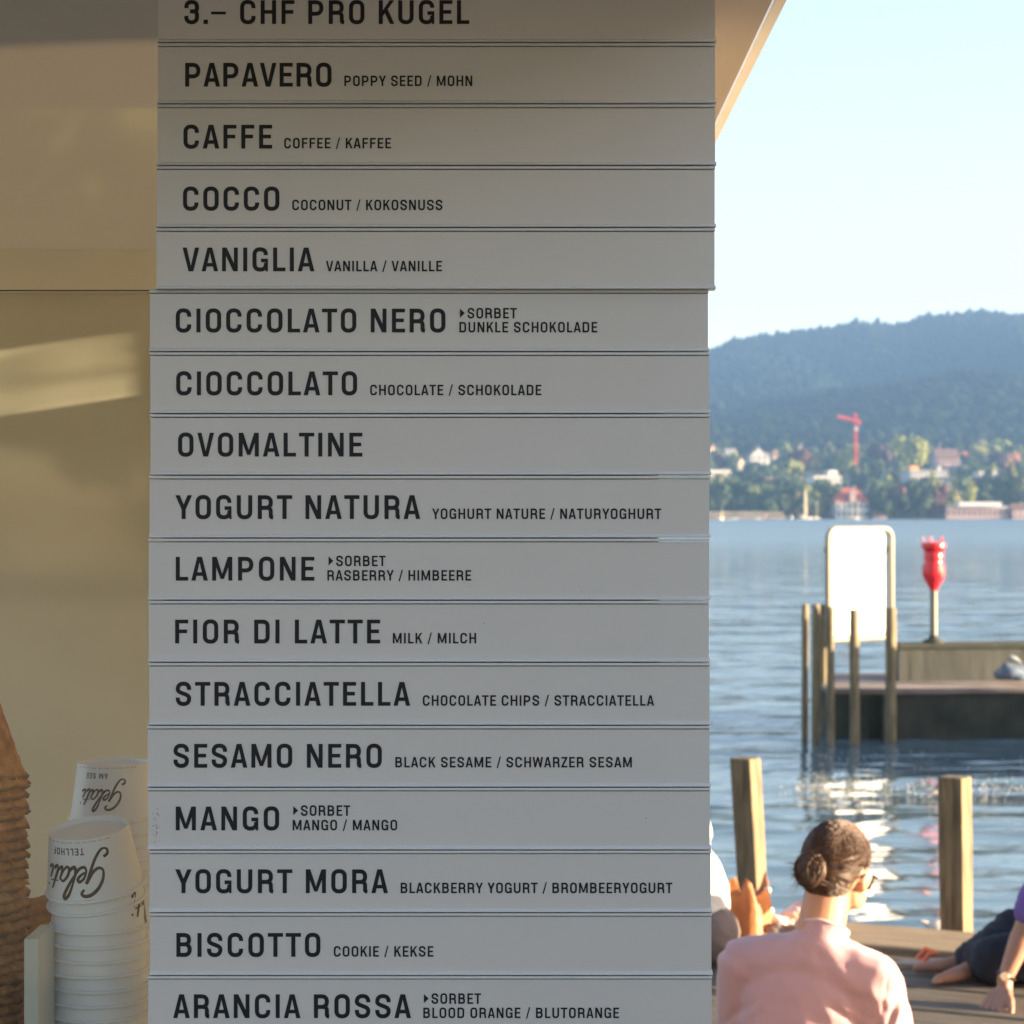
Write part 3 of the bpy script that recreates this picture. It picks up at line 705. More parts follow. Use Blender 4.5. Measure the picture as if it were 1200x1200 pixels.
bund = from_mesh('cloth_bundle', fuse([('e', bb+Vector((0, 0, .10)), (.15, .10, .09)), ('e', bb+Vector((.09, 0, .06)), (.12, .09, .06)), ('e', bb+Vector((-.10, .02, .08)), (.10, .08, .07)), ('c', bb+Vector((-.05, 0, .16)), bb+Vector((.12, 0, .15)), .06, .05)], .012), M_BLUE)
tag(bund, 'faded blue cloth bundle lying on the mole ledge against the parapet', 'bundle')
capo = from_mesh('sun_cap', fuse([('e', bb+Vector((.02, -.05, .27)), (.075, .07, .035), (.2, .3, 0)), ('e', bb+Vector((.075, -.09, .245)), (.05, .05, .010), (.2, .45, 0))], .007), mat('white_cotton', (.2, .22, .235), rough=.9))
tag(capo, 'small white cap lying on top of the blue cloth bundle', 'cap')

# ================================================================== people
M_SKIN = mat('skin', (.40, .20, .125), rough=.55, var=.06, vs=12, sss=.15)
M_SKIN2 = mat('tanned_skin', (.30, .15, .10), rough=.55, var=.06, vs=12, sss=.1)
M_PINK = mat('pink_cotton', (.40, .245, .275), rough=.95, var=.03, vs=14, bump=.06, bs=300, sheen=.3)
M_PINKC = mat('pink_collar', (.46, .33, .35), rough=.95, sheen=.3)
M_NAVY = mat('dark_trousers', (.012, .014, .024), rough=.95, var=.3, vs=10, bump=.5, bs=30)
M_PURP = mat('purple_cotton', (.13, .075, .26), rough=.95, var=.1, vs=14, bump=.2, bs=60)
M_WHITEC = mat('white_shirt', (.62, .61, .58), rough=.9, bump=.3, bs=25)
M_SHORT = mat('taupe_cloth', (.17, .13, .115), rough=.9, var=.12, vs=12, bump=.4, bs=35)
M_HAIR = mat('brown_hair', (.034, .016, .010), rough=.6, var=.3, vs=60, stretch=(1, 1, 1))
M_HAIR2 = mat('light_brown_hair', (.085, .040, .019), rough=.55, var=.25, vs=60)
M_SHADE = mat('sunglass_plastic', (.02, .012, .01), rough=.12)

def hand(base, fdir, pdir, side, curl=.2, spread=.25, s=1.0, fl=1.0):
    """palm + 5 fingers as capsules; fdir finger direction, pdir palm normal (towards what it touches), side = thumb direction sign"""
    f = Vector(fdir).normalized(); p = Vector(pdir).normalized(); p = (p-f*p.dot(f)).normalized(); w = f.cross(p)*side; b = Vector(base); out = []
    for q in range(4):
        off = (-.03+.02*q)*s; st = b+w*(-off)*1.0+f*.02*s; kn = b+w*(-off*1.15)+f*.085*s
        out.append(('c', st, kn, .0135*s, .0115*s))
        L = [.072, .080, .076, .060][q]*s*fl; dd = (f+w*(-off/s)*spread*16).normalized(); a1 = kn
        for j, (fr, rr) in enumerate(((.45, .0098), (.31, .0088), (.24, .0078))):
            c_ = curl*(j+.6); d2 = (dd*math.cos(c_)+p*math.sin(c_)).normalized(); a2 = a1+d2*L*fr
            out.append(('c', a1, a2, rr*s, rr*s*.93)); a1 = a2
    t0 = b+w*.022*s+f*.02*s; t1 = t0+(w*.75+f*.75).normalized()*.045*s; t2 = t1+(w*.45+f+p*.2).normalized()*.035*s; t3 = t2+(w*.25+f+p*.3).normalized()*.026*s
    out += [('c', t0, t1, .016*s, .0125*s), ('c', t1, t2, .0115*s, .0105*s), ('c', t2, t3, .0102*s, .0085*s)]
    return out
def xf(prims, M):
    o = []
    R3 = M.to_3x3()
    for p in prims:
        if p[0] == 'c': o.append(('c', M @ Vector(p[1]), M @ Vector(p[2]), p[3], p[4]))
        else:
            e = Euler(p[3]).to_matrix() if len(p) > 3 else Matrix.Identity(3)
            o.append(('e', M @ Vector(p[1]), p[2], (R3 @ e).to_euler()))
    return o
# local head: faces +y, origin at the skull centre
HEAD = [('e', (0, -.012, .012), (.074, .096, .092)), ('e', (0, .028, -.03), (.062, .066, .085)), ('e', (0, .052, -.085), (.036, .036, .026)),
        ('c', (0, .090, .0), (0, .108, -.035), .010, .013), ('e', (.034, .062, -.04), (.026, .026, .026)), ('e', (-.034, .062, -.04), (.026, .026, .026)),
        ('e', (0, .084, -.062), (.024, .012, .007)), ('e', (0, .083, -.073), (.020, .012, .008)), ('e', (0, .075, .022), (.055, .020, .014)),
        ('e', (.055, .03, -.05), (.018, .04, .035)), ('e', (-.055, .03, -.05), (.018, .04, .035))]
def ear(sx):
    return [('e', (sx*.080, -.002, -.012), (.008, .017, .030), (R(-12), 0, R(-sx*22))), ('e', (sx*.077, .004, -.032), (.008, .010, .012)), ('c', (sx*.066, .01, -.01), (sx*.078, .004, -.01), .012, .010)]
def head_extra(M, root):
    for sx in (-1, 1):
        b = MB()
        for nm, r_, m in (('eye', .012, None),):
            me = fuse(xf([('e', (sx*.031, .077, .002), (.013, .011, .010))], M), .0025, 1)
            from_mesh('eye', me, mat('eye_white', (.7, .68, .65), rough=.2), root)

# ---- person in the pink shirt, seen from behind
pr = empty('person', (.72, 4.98, DECK), label='person in pink T-shirt and sunglasses, brown hair in a bun, seated facing the lake', cat='person')
PI_ = Matrix.Translation(pr.location).inverted()
def at_root(me, M=PI_): me.transform(M); return me
HM = Matrix.Translation((.797, 5.02, 1.735)) @ Euler((R(-20), R(6), R(-33))).to_matrix().to_4x4()
neck = [('c', (.735, 4.955, 1.545), HM @ Vector((.0, -.030, -.075)), .060, .053), ('c', (.735, 4.97, 1.52), HM @ Vector((0, -.01, -.05)), .060, .050), ('e', (.735, 4.955, 1.54), (.06, .04, .03))]
torso = [('e', (.712, 4.975, 1.36), (.165, .105, .18)), ('e', (.705, 4.965, 1.17), (.165, .12, .15)), ('c', (.56, 4.97, 1.50), (.73, 4.965, 1.525), .060, .066), ('c', (.73, 4.965, 1.525), (.885, 4.97, 1.49), .066, .060),
         ('e', (.712, 4.945, 1.42), (.15, .065, .11))]
BR = Matrix.Translation((.715, 4.97, 0)) @ Matrix.Rotation(R(-24), 4, 'Z') @ Matrix.Diagonal((.97, 1, 1, 1)) @ Matrix.Translation((-.715, -4.97, 0))
def scl(e_):  # keep rotated ellipsoids round
    return e_
armL = [('c', (.548, 4.975, 1.487), (.515, 5.04, 1.25), .055, .043)]; armR = [('c', (.893, 4.975, 1.472), (.925, 5.04, 1.235), .055, .043)]
foreL = [('c', (.515, 5.04, 1.25), (.63, 5.27, 1.20), .040, .028)] + hand((.635, 5.28, 1.195), (.5, .85, -.1), (.1, 0, -1), 1)
foreR = [('c', (.925, 5.04, 1.235), (.80, 5.27, 1.20), .040, .028)] + hand((.795, 5.28, 1.195), (-.5, .85, -.1), (-.1, 0, -1), -1)
legs = [('c', (.61, 5.0, 1.115), (.40, 5.34, 1.17), .088, .062), ('c', (.81, 5.0, 1.115), (1.02, 5.34, 1.17), .088, .062),
        ('c', (.40, 5.34, 1.15), (.76, 5.46, 1.06), .055, .038), ('c', (1.02, 5.34, 1.15), (.66, 5.52, 1.06), .055, .038)]
feet = [('c', (.76, 5.46, 1.05), (.93, 5.52, 1.04), .035, .028), ('c', (.66, 5.52, 1.05), (.49, 5.60, 1.04), .035, .028)]
torso, armL, armR, foreL, foreR, legs, feet = [xf([p if p[0] == 'c' else p[:3]+((0, 0, 0),) for p in q], BR) for q in (torso, armL, armR, foreL, foreR, legs, feet)]
torso = [p if p[0] == 'c' else (p[0], p[1], p[2], (0, 0, R(-24))) for p in torso]
me = fuse(xf(HEAD, HM)+xf(ear(1)+ear(-1), HM)+neck+torso+armL+armR+foreL+foreR+legs+feet, .0055, 3)
from_mesh('body', at_root(me), M_SKIN, pr)
def folds(amp, f1=9, seed=0):
    def fn(co, n):
        w_ = noise.noise(Vector((co.x*f1+seed, co.y*f1, co.z*f1*.45)))
        w2 = noise.noise(Vector(((co.x+co.z*.7)*f1*3+seed, (co.z-co.x*.6)*f1*.7, co.y*f1)))
        return amp*(.5*w_+.7*max(0, .5-abs(w2)*2.2)-.1)
    return fn
def grow(pr_, g):
    return [(p[0], p[1], p[2], p[3]+g, p[4]+g) if p[0] == 'c' else (p[0], p[1], tuple(r+g for r in p[2]))+tuple(p[3:]) for p in pr_]
sh = grow(torso, .007)+[('c', (.735, 4.95, 1.54), (.757, 4.955, 1.605), .066, .057)]+xf([('c', (.60, 4.96, 1.500), (.735, 4.955, 1.558), .050, .054), ('c', (.86, 4.96, 1.492), (.765, 4.955, 1.552), .050, .054)], BR)+xf(grow([('c', (.548, 4.975, 1.487), (.528, 5.015, 1.33), .056, .052), ('c', (.893, 4.975, 1.472), (.915, 5.015, 1.315), .057, .054)], .010), BR)+[('c', (.712, 4.955, 1.545), (.758, 4.955, 1.55), .056, .054)]
def shirt_fn(co, n):
    a = folds(.0042, 7, 3)(co, n)
    wx = co.x+.72; wz = co.z+DECK
    # creases fanning from the right armpit and across the lower left back
    for (ax, az, dx, dz, L, amp) in ((.865, 1.38, -.75, .5, .12, .007), (.86, 1.355, -.9, .15, .13, .008), (.85, 1.33, -.8, -.4, .13, .007), (.88, 1.40, -.35, .9, .10, .005), (.90, 1.36, .25, .9, .12, .006), (.55, 1.28, .85, .45, .2, .006), (.56, 1.22, .8, .5, .22, .006), (.53, 1.34, .6, .7, .12, .005)):
        l = math.hypot(dx, dz); dx2, dz2 = dx/l, dz/l; u = (wx-ax)*dx2+(wz-az)*dz2; w_ = -(wx-ax)*dz2+(wz-az)*dx2
        if -.02 < u < L: a += .9*amp*math.exp(-(w_/.007)**2)*math.sin(math.pi*(u+.02)/(L+.02)) - .9*amp*.8*math.exp(-((w_-.014)/.008)**2)*math.sin(math.pi*(u+.02)/(L+.02))
    m_ = max(0, noise.noise(Vector((wx*7, wz*7, 4.2)))+.12); a += .0045*m_*math.sin((wx*.75+wz*1.0)*78+4*noise.noise(Vector((wx*9, wz*9, 1))))
    if abs(wx-.872-.02*math.sin(wz*9)) < .0035 and wz > 1.37: a -= .0025      # sleeve seam
    return a
me = at_root(fuse(sh, .0065, 5))
# open the neckline: drop the faces that close over the neck
import bmesh
bm = bmesh.new(); bm.from_mesh(me); nc = Vector((.754-.72, 4.962-4.98, 1.592-DECK))
nax = Vector((.25, .42, .87)).normalized()
dele = [v for v in bm.verts if (v.co-nc).dot(nax) > .010 and ((v.co-nc)-nax*(v.co-nc).dot(nax)).length < .11]
bmesh.ops.delete(bm, geom=dele, context='VERTS')
bm.to_mesh(me); bm.free()
shirt = from_mesh('shirt', me, M_PINK, pr, shirt_fn)
# rib collar follows the cut edge
bm = bmesh.new(); bm.from_mesh(shirt.data); es = [e for e in bm.edges if e.is_boundary]
pts = sorted({v for e in es for v in e.verts}, key=lambda v: math.atan2((v.co-nc).y, (v.co-nc).x))
step = max(1, len(pts)//40); ring = [pts[i].co.copy() for i in range(0, len(pts), step)]; bm.free()
if len(ring) > 8:
    ring = [(ring[i-1]+ring[i]+ring[(i+1) % len(ring)])/3 for i in range(len(ring))]
    MB().tube(ring, .0042, 8, closed=True).build('collar', M_PINKC, pr, smooth=True)
me = fuse(grow([('e', (.705, 4.965, 1.13), (.165, .12, .10))]+legs, .012), .010, 4); from_mesh('trousers', at_root(me), M_NAVY, pr, folds(.008, 8))
# hair: cap, bun and combed strands
capm = fuse(xf([('e', (0, -.020, .018), (.0785, .100, .094)), ('e', (0, -.050, -.020), (.066, .062, .070)), ('e', (0, .015, .055), (.066, .075, .055))], HM), .005, 3)
hb = bmesh.new(); hb.from_mesh(capm); HI = HM.inverted()
kill = []
for v in hb.verts:
    l = HI @ v.co
    fz = .048 if l.y > .06 else (.048 - (.06-l.y)*1.15)
    fz = max(fz, -.078)
    if abs(l.x) > .052 and -.03 < l.y < .05 and l.z < .016: kill.append(v); continue
    if l.z < fz and l.y > -.03: kill.append(v)
bmesh.ops.delete(hb, geom=kill, context='VERTS'); hb.to_mesh(capm); hb.free()
hair = from_mesh('hair', at_root(capm), M_HAIR, pr)
BUN = Vector((-.018, -.118, -.030))
bun = from_mesh('hair_bun', at_root(fuse(xf([('e', BUN, (.036, .032, .042), (.2, 0, .3)), ('e', BUN+Vector((.006, -.010, -.018)), (.024, .020, .022)), ('e', BUN+Vector((-.012, -.006, .015)), (.020, .020, .026))], HM), .004, 2)), M_HAIR, hair)
rh = random.Random(11); b = MB(); b2 = MB()
def surf(l, extra=.002):
    d = Vector((l.x/.0785, (l.y+.020)/.100, (l.z-.018)/.094)); n = d.length
    c = Vector((l.x/n, (l.y+.020)/n-.020, (l.z-.018)/n+.018)); return c+(c-Vector((0, -.02, .018))).normalized()*extra
for i in range(1500):
    # start on the hairline all the way round, run to the bun
    u = rh.uniform(-1, 1); a = R(90)+u*R(150)
    zz0 = .075*math.cos(u*1.4)+rh.uniform(-.012, .03) - (.03 if abs(u) > .6 else 0)
    st = Vector((.08*math.cos(a), -.01+.10*math.sin(a), zz0)); en_ = BUN+Vector((rh.uniform(-.018, .018), .012, rh.uniform(-.018, .022)))
    up = rh.uniform(.0, .10); pts = []
    lift = rh.uniform(.0030, .0042)
    for j in range(12):
        t = j/11; q = st.lerp(en_, t)+Vector((0, 0, up*math.sin(math.pi*t)))+Vector((.05*math.copysign(1, st.x if abs(st.x) > .01 else rh.uniform(-1, 1))*math.sin(math.pi*t), 0, 0))*.4
        q = surf(q, lift) if t < .93 else q.lerp(surf(q, lift), .4)
        pts.append(PI_ @ (HM @ q))
    r_ = rh.uniform(.0006, .0010); (b if rh.random() < .72 else b2).tube(pts, [r_*.7]+[r_]*10+[r_*.6], 3)
for i in range(210):   # bun coils and loose ends
    th = rh.uniform(0, 6.28); rr = rh.uniform(.15, 1); tl = rh.uniform(-1, 1); pts = []
    ua = Vector((rh.gauss(0, 1), rh.gauss(0, .6), rh.gauss(0, 1.2))).normalized(); ub = ua.cross(Vector((rh.gauss(0, .5), 1, rh.gauss(0, .5)))).normalized()
    for j in range(9):
        a = th+j*.24; d = ua*math.cos(a)+ub*math.sin(a); q = BUN+Vector((d.x*.0385, d.y*.0345, d.z*.0445))*(1+.04*tl); pts.append(PI_ @ (HM @ q))
    (b if rh.random() < .5 else b2).tube(pts, .0011, 3)
for i in range(34):
    q0 = BUN+Vector((rh.uniform(-.03, .0), -.01, rh.uniform(-.03, .01))); d = Vector((rh.uniform(-1, -.1), rh.uniform(-.6, .2), rh.uniform(-.9, .5))).normalized(); L = rh.uniform(.015, .045)
    b.tube([PI_ @ (HM @ (q0+d*L*t+Vector((0, 0, -.3*L*t*t)))) for t in (0, .33, .66, 1)], [.0011, .001, .0007, .0003], 3)
for i in range(420):   # nape hair combed up to the bun
    x = rh.uniform(-.062, .064); st = Vector((x, -.045+.2*abs(x)-rh.uniform(0, .02), -.074+rh.uniform(0, .03)+.25*abs(x))); en_ = BUN+Vector((rh.uniform(-.02, .02), .012, rh.uniform(-.03, .01))); pts = []
    for j in range(8):
        t = j/7; q = st.lerp(en_, t)+Vector((0, -.028*math.sin(math.pi*t), 0)); d = q-Vector((0, -.050, -.020)); m_ = math.sqrt((d.x/.066)**2+(d.y/.062)**2+(d.z/.070)**2)
        if m_ < 1.03: q = Vector((0, -.050, -.020))+d*(1.03/m_)
        pts.append(PI_ @ (HM @ q))
    (b if rh.random() < .7 else b2).tube(pts, [.0005]+[.0011]*6+[.0008], 3)
for i in range(70):   # nape wisps
    x = rh.uniform(-.05, .055); q0 = surf(Vector((x, -.09, -.055)), .001); d = Vector((rh.uniform(-.3, .3), rh.uniform(-.1, .25), -1)).normalized(); L = rh.uniform(.012, .03)
    b2.tube([PI_ @ (HM @ (q0+d*L*t)) for t in (0, .5, 1)], [.0007, .0006, .0002], 3)
b.build('hair_strands', M_HAIR, hair); b2.build('hair_strands', M_HAIR2, hair)
# sunglasses
sg = empty('sunglasses', (0, 0, 0)); sg.parent = pr
for sx in (-1, 1):
    b = MB(); ctr = Vector((sx*.034, .099, -.004)); n = 16; v = []
    for yy in (0, .003):
        for k in range(n):
            a = 2*math.pi*k/n; e = 2.8; x = .029*math.copysign(abs(math.cos(a))**(2/e), math.cos(a)); z = .023*math.copysign(abs(math.sin(a))**(2/e), math.sin(a))
            v.append(PI_ @ (HM @ (ctr+Vector((x, yy-abs(x+sx*.034)**2*3.2, z)))))
    b.add(v, [tuple(range(n)), tuple(range(2*n-1, n-1, -1))]+[(k, n+k, n+(k+1) % n, (k+1) % n) for k in range(n)]); b.build('lens', M_SHADE, sg)
    MB().tube([PI_ @ (HM @ Vector(q)) for q in ((sx*.062, .094, .008), (sx*.079, .070, .007), (sx*.083, .02, .004), (sx*.080, -.008, .002), (sx*.077, -.022, -.014))], .0027, 6).build('temple_arm', M_SHADE, sg)
MB().tube([PI_ @ (HM @ Vector(q)) for q in ((-.01, .102, .004), (0, .105, .007), (.01, .102, .004))], .002, 6).build('nose_bridge', M_SHADE, sg)

# ---- person in the purple shirt at the right, leaning back on one hand
hp = P(1174, 1178, 6.7); hp.z = DECK+.012
p2 = empty('person', (1.95, 6.9, DECK), label='person in a purple T-shirt and dark trousers leaning back on one hand, wearing a wristwatch', cat='person')
P2 = Matrix.Translation(p2.location).inverted()
sho = Vector((1.735, 6.72, 1.36)); wri = Vector((1.612, 6.70, 1.082)); elb = Vector((1.672, 6.72, 1.215))
handp = hand(wri+Vector((-.006, -.010, -.024)), (-.42, -.42, -.50), (.5, .35, -.8), 1, curl=-.16, spread=.95)
body2 = handp+[('c', wri, wri+Vector((-.004, -.018, -.045)), .026, .024), ('c', sho, elb, .047, .036), ('c', elb, wri, .039, .024),
  ('c', (1.80, 6.78, 1.36), (2.04, 6.98, 1.40), .06, .06), ('e', (1.93, 6.89, 1.26), (.17, .11, .18), (0, R(10), R(40))), ('e', (1.93, 6.98, 1.12), (.17, .14, .12)),
  ('c', (1.93, 6.88, 1.42), (1.92, 6.89, 1.52), .055, .052),
  ('c', (2.10, 7.03, 1.36), (2.2, 6.98, 1.16), .047, .037), ('c', (2.2, 6.98, 1.16), (2.25, 6.88, 1.06), .037, .025)]+hand((2.25, 6.87, 1.04), (.1, -.9, -.3), (0, -.2, -1), -1, curl=.1)
legs2 = [('c', (1.90, 7.02, 1.10), (1.64, 6.98, 1.085), .092, .068), ('c', (1.64, 6.98, 1.075), (1.60, 7.12, 1.06), .066, .05), ('c', (1.98, 7.12, 1.11), (1.78, 7.26, 1.13), .09, .068), ('c', (1.78, 7.26, 1.12), (1.60, 7.10, 1.065), .066, .05)]
feet2 = [('c', (1.62, 7.06, 1.05), (1.53, 7.00, 1.034), .034, .027), ('c', (1.53, 7.00, 1.034), (1.45, 6.97, 1.022), .028, .016), ('c', (1.62, 7.14, 1.05), (1.50, 7.12, 1.035), .032, .026), ('c', (1.50, 7.12, 1.035), (1.41, 7.13, 1.025), .026, .016)]
for q in range(5):
    feet2.append(('c', (1.45, 6.95+.011*q, 1.02), (1.428+.004*q, 6.947+.012*q, 1.016), .009, .0075))
HM2 = Matrix.Translation((1.90, 6.90, 1.64)) @ Euler((R(12), 0, R(55))).to_matrix().to_4x4()
me = fuse(xf(HEAD+ear(1)+ear(-1), HM2)+body2+legs2+feet2, .005, 3); from_mesh('body', at_root(me, P2), M_SKIN2, p2)
me = fuse(xf([('e', (0, -.02, .03), (.082, .104, .09)), ('e', (0, -.05, -.02), (.07, .065, .08))], HM2), .007, 3); from_mesh('hair', at_root(me, P2), M_HAIR, p2, folds(.004, 40))
me = fuse(grow([body2[16+0] if False else ('c', sho+Vector((.0, 0, .0)), sho.lerp(elb, .42), .050, .050), ('c', (1.80, 6.78, 1.37), (2.04, 6.98, 1.40), .064, .06), ('e', (1.93, 6.89, 1.26), (.17, .11, .18), (0, R(10), R(40))), ('c', (2.10, 7.03, 1.36), (2.14, 7.0, 1.28), .05, .048)], .012), .008, 4)
from_mesh('shirt', at_root(me, P2), M_PURP, p2, folds(.008, 9))
me = fuse(grow(legs2+[('e', (1.93, 6.99, 1.11), (.17, .14, .10))], .012), .009, 3); from_mesh('trousers', at_root(me, P2), M_NAVY, p2, folds(.013, 9, 2))
wt = empty('wristwatch', (0, 0, 0)); wt.parent = p2
wd = (wri-elb).normalized(); wa = wd.orthogonal().normalized(); wb_ = wd.cross(wa); wc_ = wri-wd*.012
MB().tube([P2 @ (wc_+(wa*math.cos(a)+wb_*math.sin(a))*.0285) for a in [i*math.pi/10 for i in range(20)]], .006, 6, closed=True).build('strap', M_SHADE, wt)
fc = wc_+Vector((-.010, -.026, .004)); mtx = Matrix.Translation(P2 @ fc) @ Vector((-.3, -1, .2)).to_track_quat('Z', 'Y').to_matrix().to_4x4()
MB().lathe([(.015, 0), (.016, .004), (.014, .007)], 18, mtx).build('watch_case', mat('steel', (.6, .55, .45), rough=.2, metal=1), wt)
# flip-flop
ff = empty('flip_flop', (1.465, 7.27, DECK), label='orange-strapped flip-flop lying on the deck beside the bare feet', cat='sandal')
b = MB(); out = [(.125*math.cos(a)*(1), (.042+.008*math.cos(a))*math.sin(a)) for a in [i*2*math.pi/20 for i in range(20)]]
b.prism(out, .002, .018, axis='z', mtx=Matrix.Rotation(R(12), 4, 'Z')); b.build('sole', mat('pale_foam_sole', (.35, .26, .2), rough=.8), ff)
b = MB(); b.tube([(-.02, -.045, .015), (.01, -.03, .050), (.045, 0, .045), (.01, .03, .055), (-.02, .045, .015)], .0085, 8); b.build('strap', mat('orange_rubber', (.75, .14, .04), rough=.5), ff)

# ---- person in the white shirt, mostly hidden by the menu column
p3 = empty('person', (.60, 7.35, DECK), label='person in a white shirt and taupe shorts, mostly hidden behind the menu column', cat='person')
P3 = Matrix.Translation(p3.location).inverted()
HM3 = Matrix.Translation((.455, 7.30, 1.66)) @ Euler((R(-10), 0, R(20))).to_matrix().to_4x4()
tor3 = [('e', (.615, 7.33, 1.24), (.15, .11, .20), (0, R(-14), 0)), ('c', (.42, 7.33, 1.47), (.64, 7.34, 1.47), .06, .06), ('e', (.64, 7.33, 1.10), (.15, .12, .10))]
b3 = xf(HEAD+ear(1)+ear(-1), HM3)+tor3+[('c', (.53, 7.31, 1.48), (.51, 7.31, 1.60), .055, .052), ('c', (.41, 7.33, 1.44), (.34, 7.4, 1.22), .048, .04), ('c', (.34, 7.4, 1.22), (.42, 7.6, 1.15), .038, .026), ('c', (.64, 7.36, 1.45), (.66, 7.46, 1.24), .048, .04), ('c', (.66, 7.46, 1.24), (.60, 7.66, 1.16), .038, .026)]
b3 += hand((.425, 7.61, 1.15), (.3, .9, -.1), (0, 0, -1), 1)+hand((.60, 7.67, 1.16), (-.3, .9, -.1), (0, 0, -1), -1)
l3 = [('c', (.56, 7.4, 1.10), (.50, 7.8, 1.16), .09, .065), ('c', (.69, 7.4, 1.10), (.68, 7.8, 1.14), .09, .065)]
b3 += l3+[('c', (.50, 7.8, 1.14), (.52, 8.3, .92), .055, .04), ('c', (.68, 7.8, 1.12), (.66, 8.28, .92), .055, .04), ('c', (.52, 8.3, .91), (.52, 8.46, .88), .035, .025), ('c', (.66, 8.28, .91), (.66, 8.44, .88), .035, .025)]
from_mesh('body', at_root(fuse(b3, .0065, 3), P3), M_SKIN, p3)
from_mesh('hair', at_root(fuse(xf([('e', (0, -.02, .03), (.082, .104, .09)), ('e', (0, -.04, -.01), (.075, .075, .07))], HM3), .007, 3), P3), M_HAIR, p3, folds(.004, 40))
from_mesh('shirt', at_root(fuse(grow(tor3[:2]+[('c', (.41, 7.33, 1.44), (.38, 7.36, 1.34), .05, .05), ('c', (.64, 7.36, 1.45), (.65, 7.4, 1.34), .05, .05)], .016), .008, 4), P3), M_WHITEC, p3, folds(.009, 8))
from_mesh('shorts', at_root(fuse(grow([('e', (.64, 7.33, 1.11), (.165, .125, .105)), ('e', (.72, 7.30, 1.11), (.075, .10, .10))]+l3, .014), .008, 3), P3), M_SHORT, p3, folds(.009, 9))

# bag and scarf
M_BAG = mat('orange_brown_leather', (.26, .085, .028), rough=.55, col2=(.40, .16, .055), vs=12, bump=.4, bs=40)
bg = P(868, 1075, 7.75); bg.z = DECK
b = MB(); rb_ = random.Random(4); n = 22; rows = 9; v = []
for j in range(rows):
    t = j/(rows-1)
    for k in range(n):
        a = 2*math.pi*k/n; w_ = 1+.16*math.sin(a*5+t*2)+.10*math.sin(a*9+1+t*3)
        rx, ry = (.098*(1-.18*t))*w_, (.075*(1-.12*t))*w_
        z = .175*t+(.045*math.sin(a*3+.6)+.030*math.sin(a*7))*t**3
        v.append((rx*math.cos(a)+.02*t, ry*math.sin(a), z))
f = [((j)*n+k, j*n+(k+1) % n, (j+1)*n+(k+1) % n, (j+1)*n+k) for j in range(rows-1) for k in range(n)]+[tuple(range(n-1, -1, -1))]
bag = empty('shoulder_bag', bg+Vector((.0, 0, .004)), label='crumpled orange-brown leather bag with open flaps at the foot of the left timber post', cat='bag')
o = mesh_obj('bag_body', v, f, M_BAG, bag, smooth=True); sm = o.modifiers.new('s', 'SOLIDIFY'); sm.thickness = .004
b = MB(); b.prism([(-.075, .15), (-.03, .225), (-.005, .19), (-.02, .14)], -.02, -.014, axis='y'); b.build('flap', M_BAG, bag)
b = MB(); b.prism([(.05, .16), (.10, .20), (.11, .12), (.075, .09)], -.055, -.049, axis='y'); b.build('flap', M_BAG, bag)
b = MB(); b.lathe([(.001, -.014), (.010, -.010), (.014, 0), (.010, .010), (.001, .014)], 16, Matrix.Translation((.097, -.04, .185))); smooth_by(b.build('buckle', mat('pale_metal', (.8, .78, .7), rough=.25, metal=.6), bag))
M_SCARF = mat('pink_patterned_cloth', (.55, .33, .30), rough=.95, col2=(.78, .60, .52), vs=22, bump=.5, bs=40)
sc_ = Vector((1.0, 7.80, 0)); pl = []
rs_ = random.Random(9)
for i in range(26):
    t = i/25; x = -.20+.46*t
    pl.append(('e', (sc_.x+x, sc_.y+.10*t+rs_.uniform(-.03, .03), DECK+.055+.03*math.sin(t*9)+rs_.uniform(0, .03)+.02*t), (rs_.uniform(.03, .055), rs_.uniform(.02, .04), rs_.uniform(.018, .035)), (rs_.uniform(-.5, .5), rs_.uniform(-.6, .6), rs_.uniform(-.8, .8))))
tag(from_mesh('scarf', fuse(pl, .006, 2), M_SCARF, None, folds(.010, 22)), 'crumpled pale pink patterned cloth lying on the deck before the brown bag', 'scarf')
pl = [('e', (sc_.x-.15+.05*i, sc_.y-.06+rs_.uniform(-.02, .02), DECK+.03), (.05, .03, .028), (0, rs_.uniform(-.4, .4), rs_.uniform(-.6, .6))) for i in range(5)]
tag(from_mesh('cloth_strap', fuse(pl, .006, 2), M_SHORT, None, folds(.010, 20)), 'dark brown crumpled cloth beside the pink scarf and the taupe shorts', 'cloth')

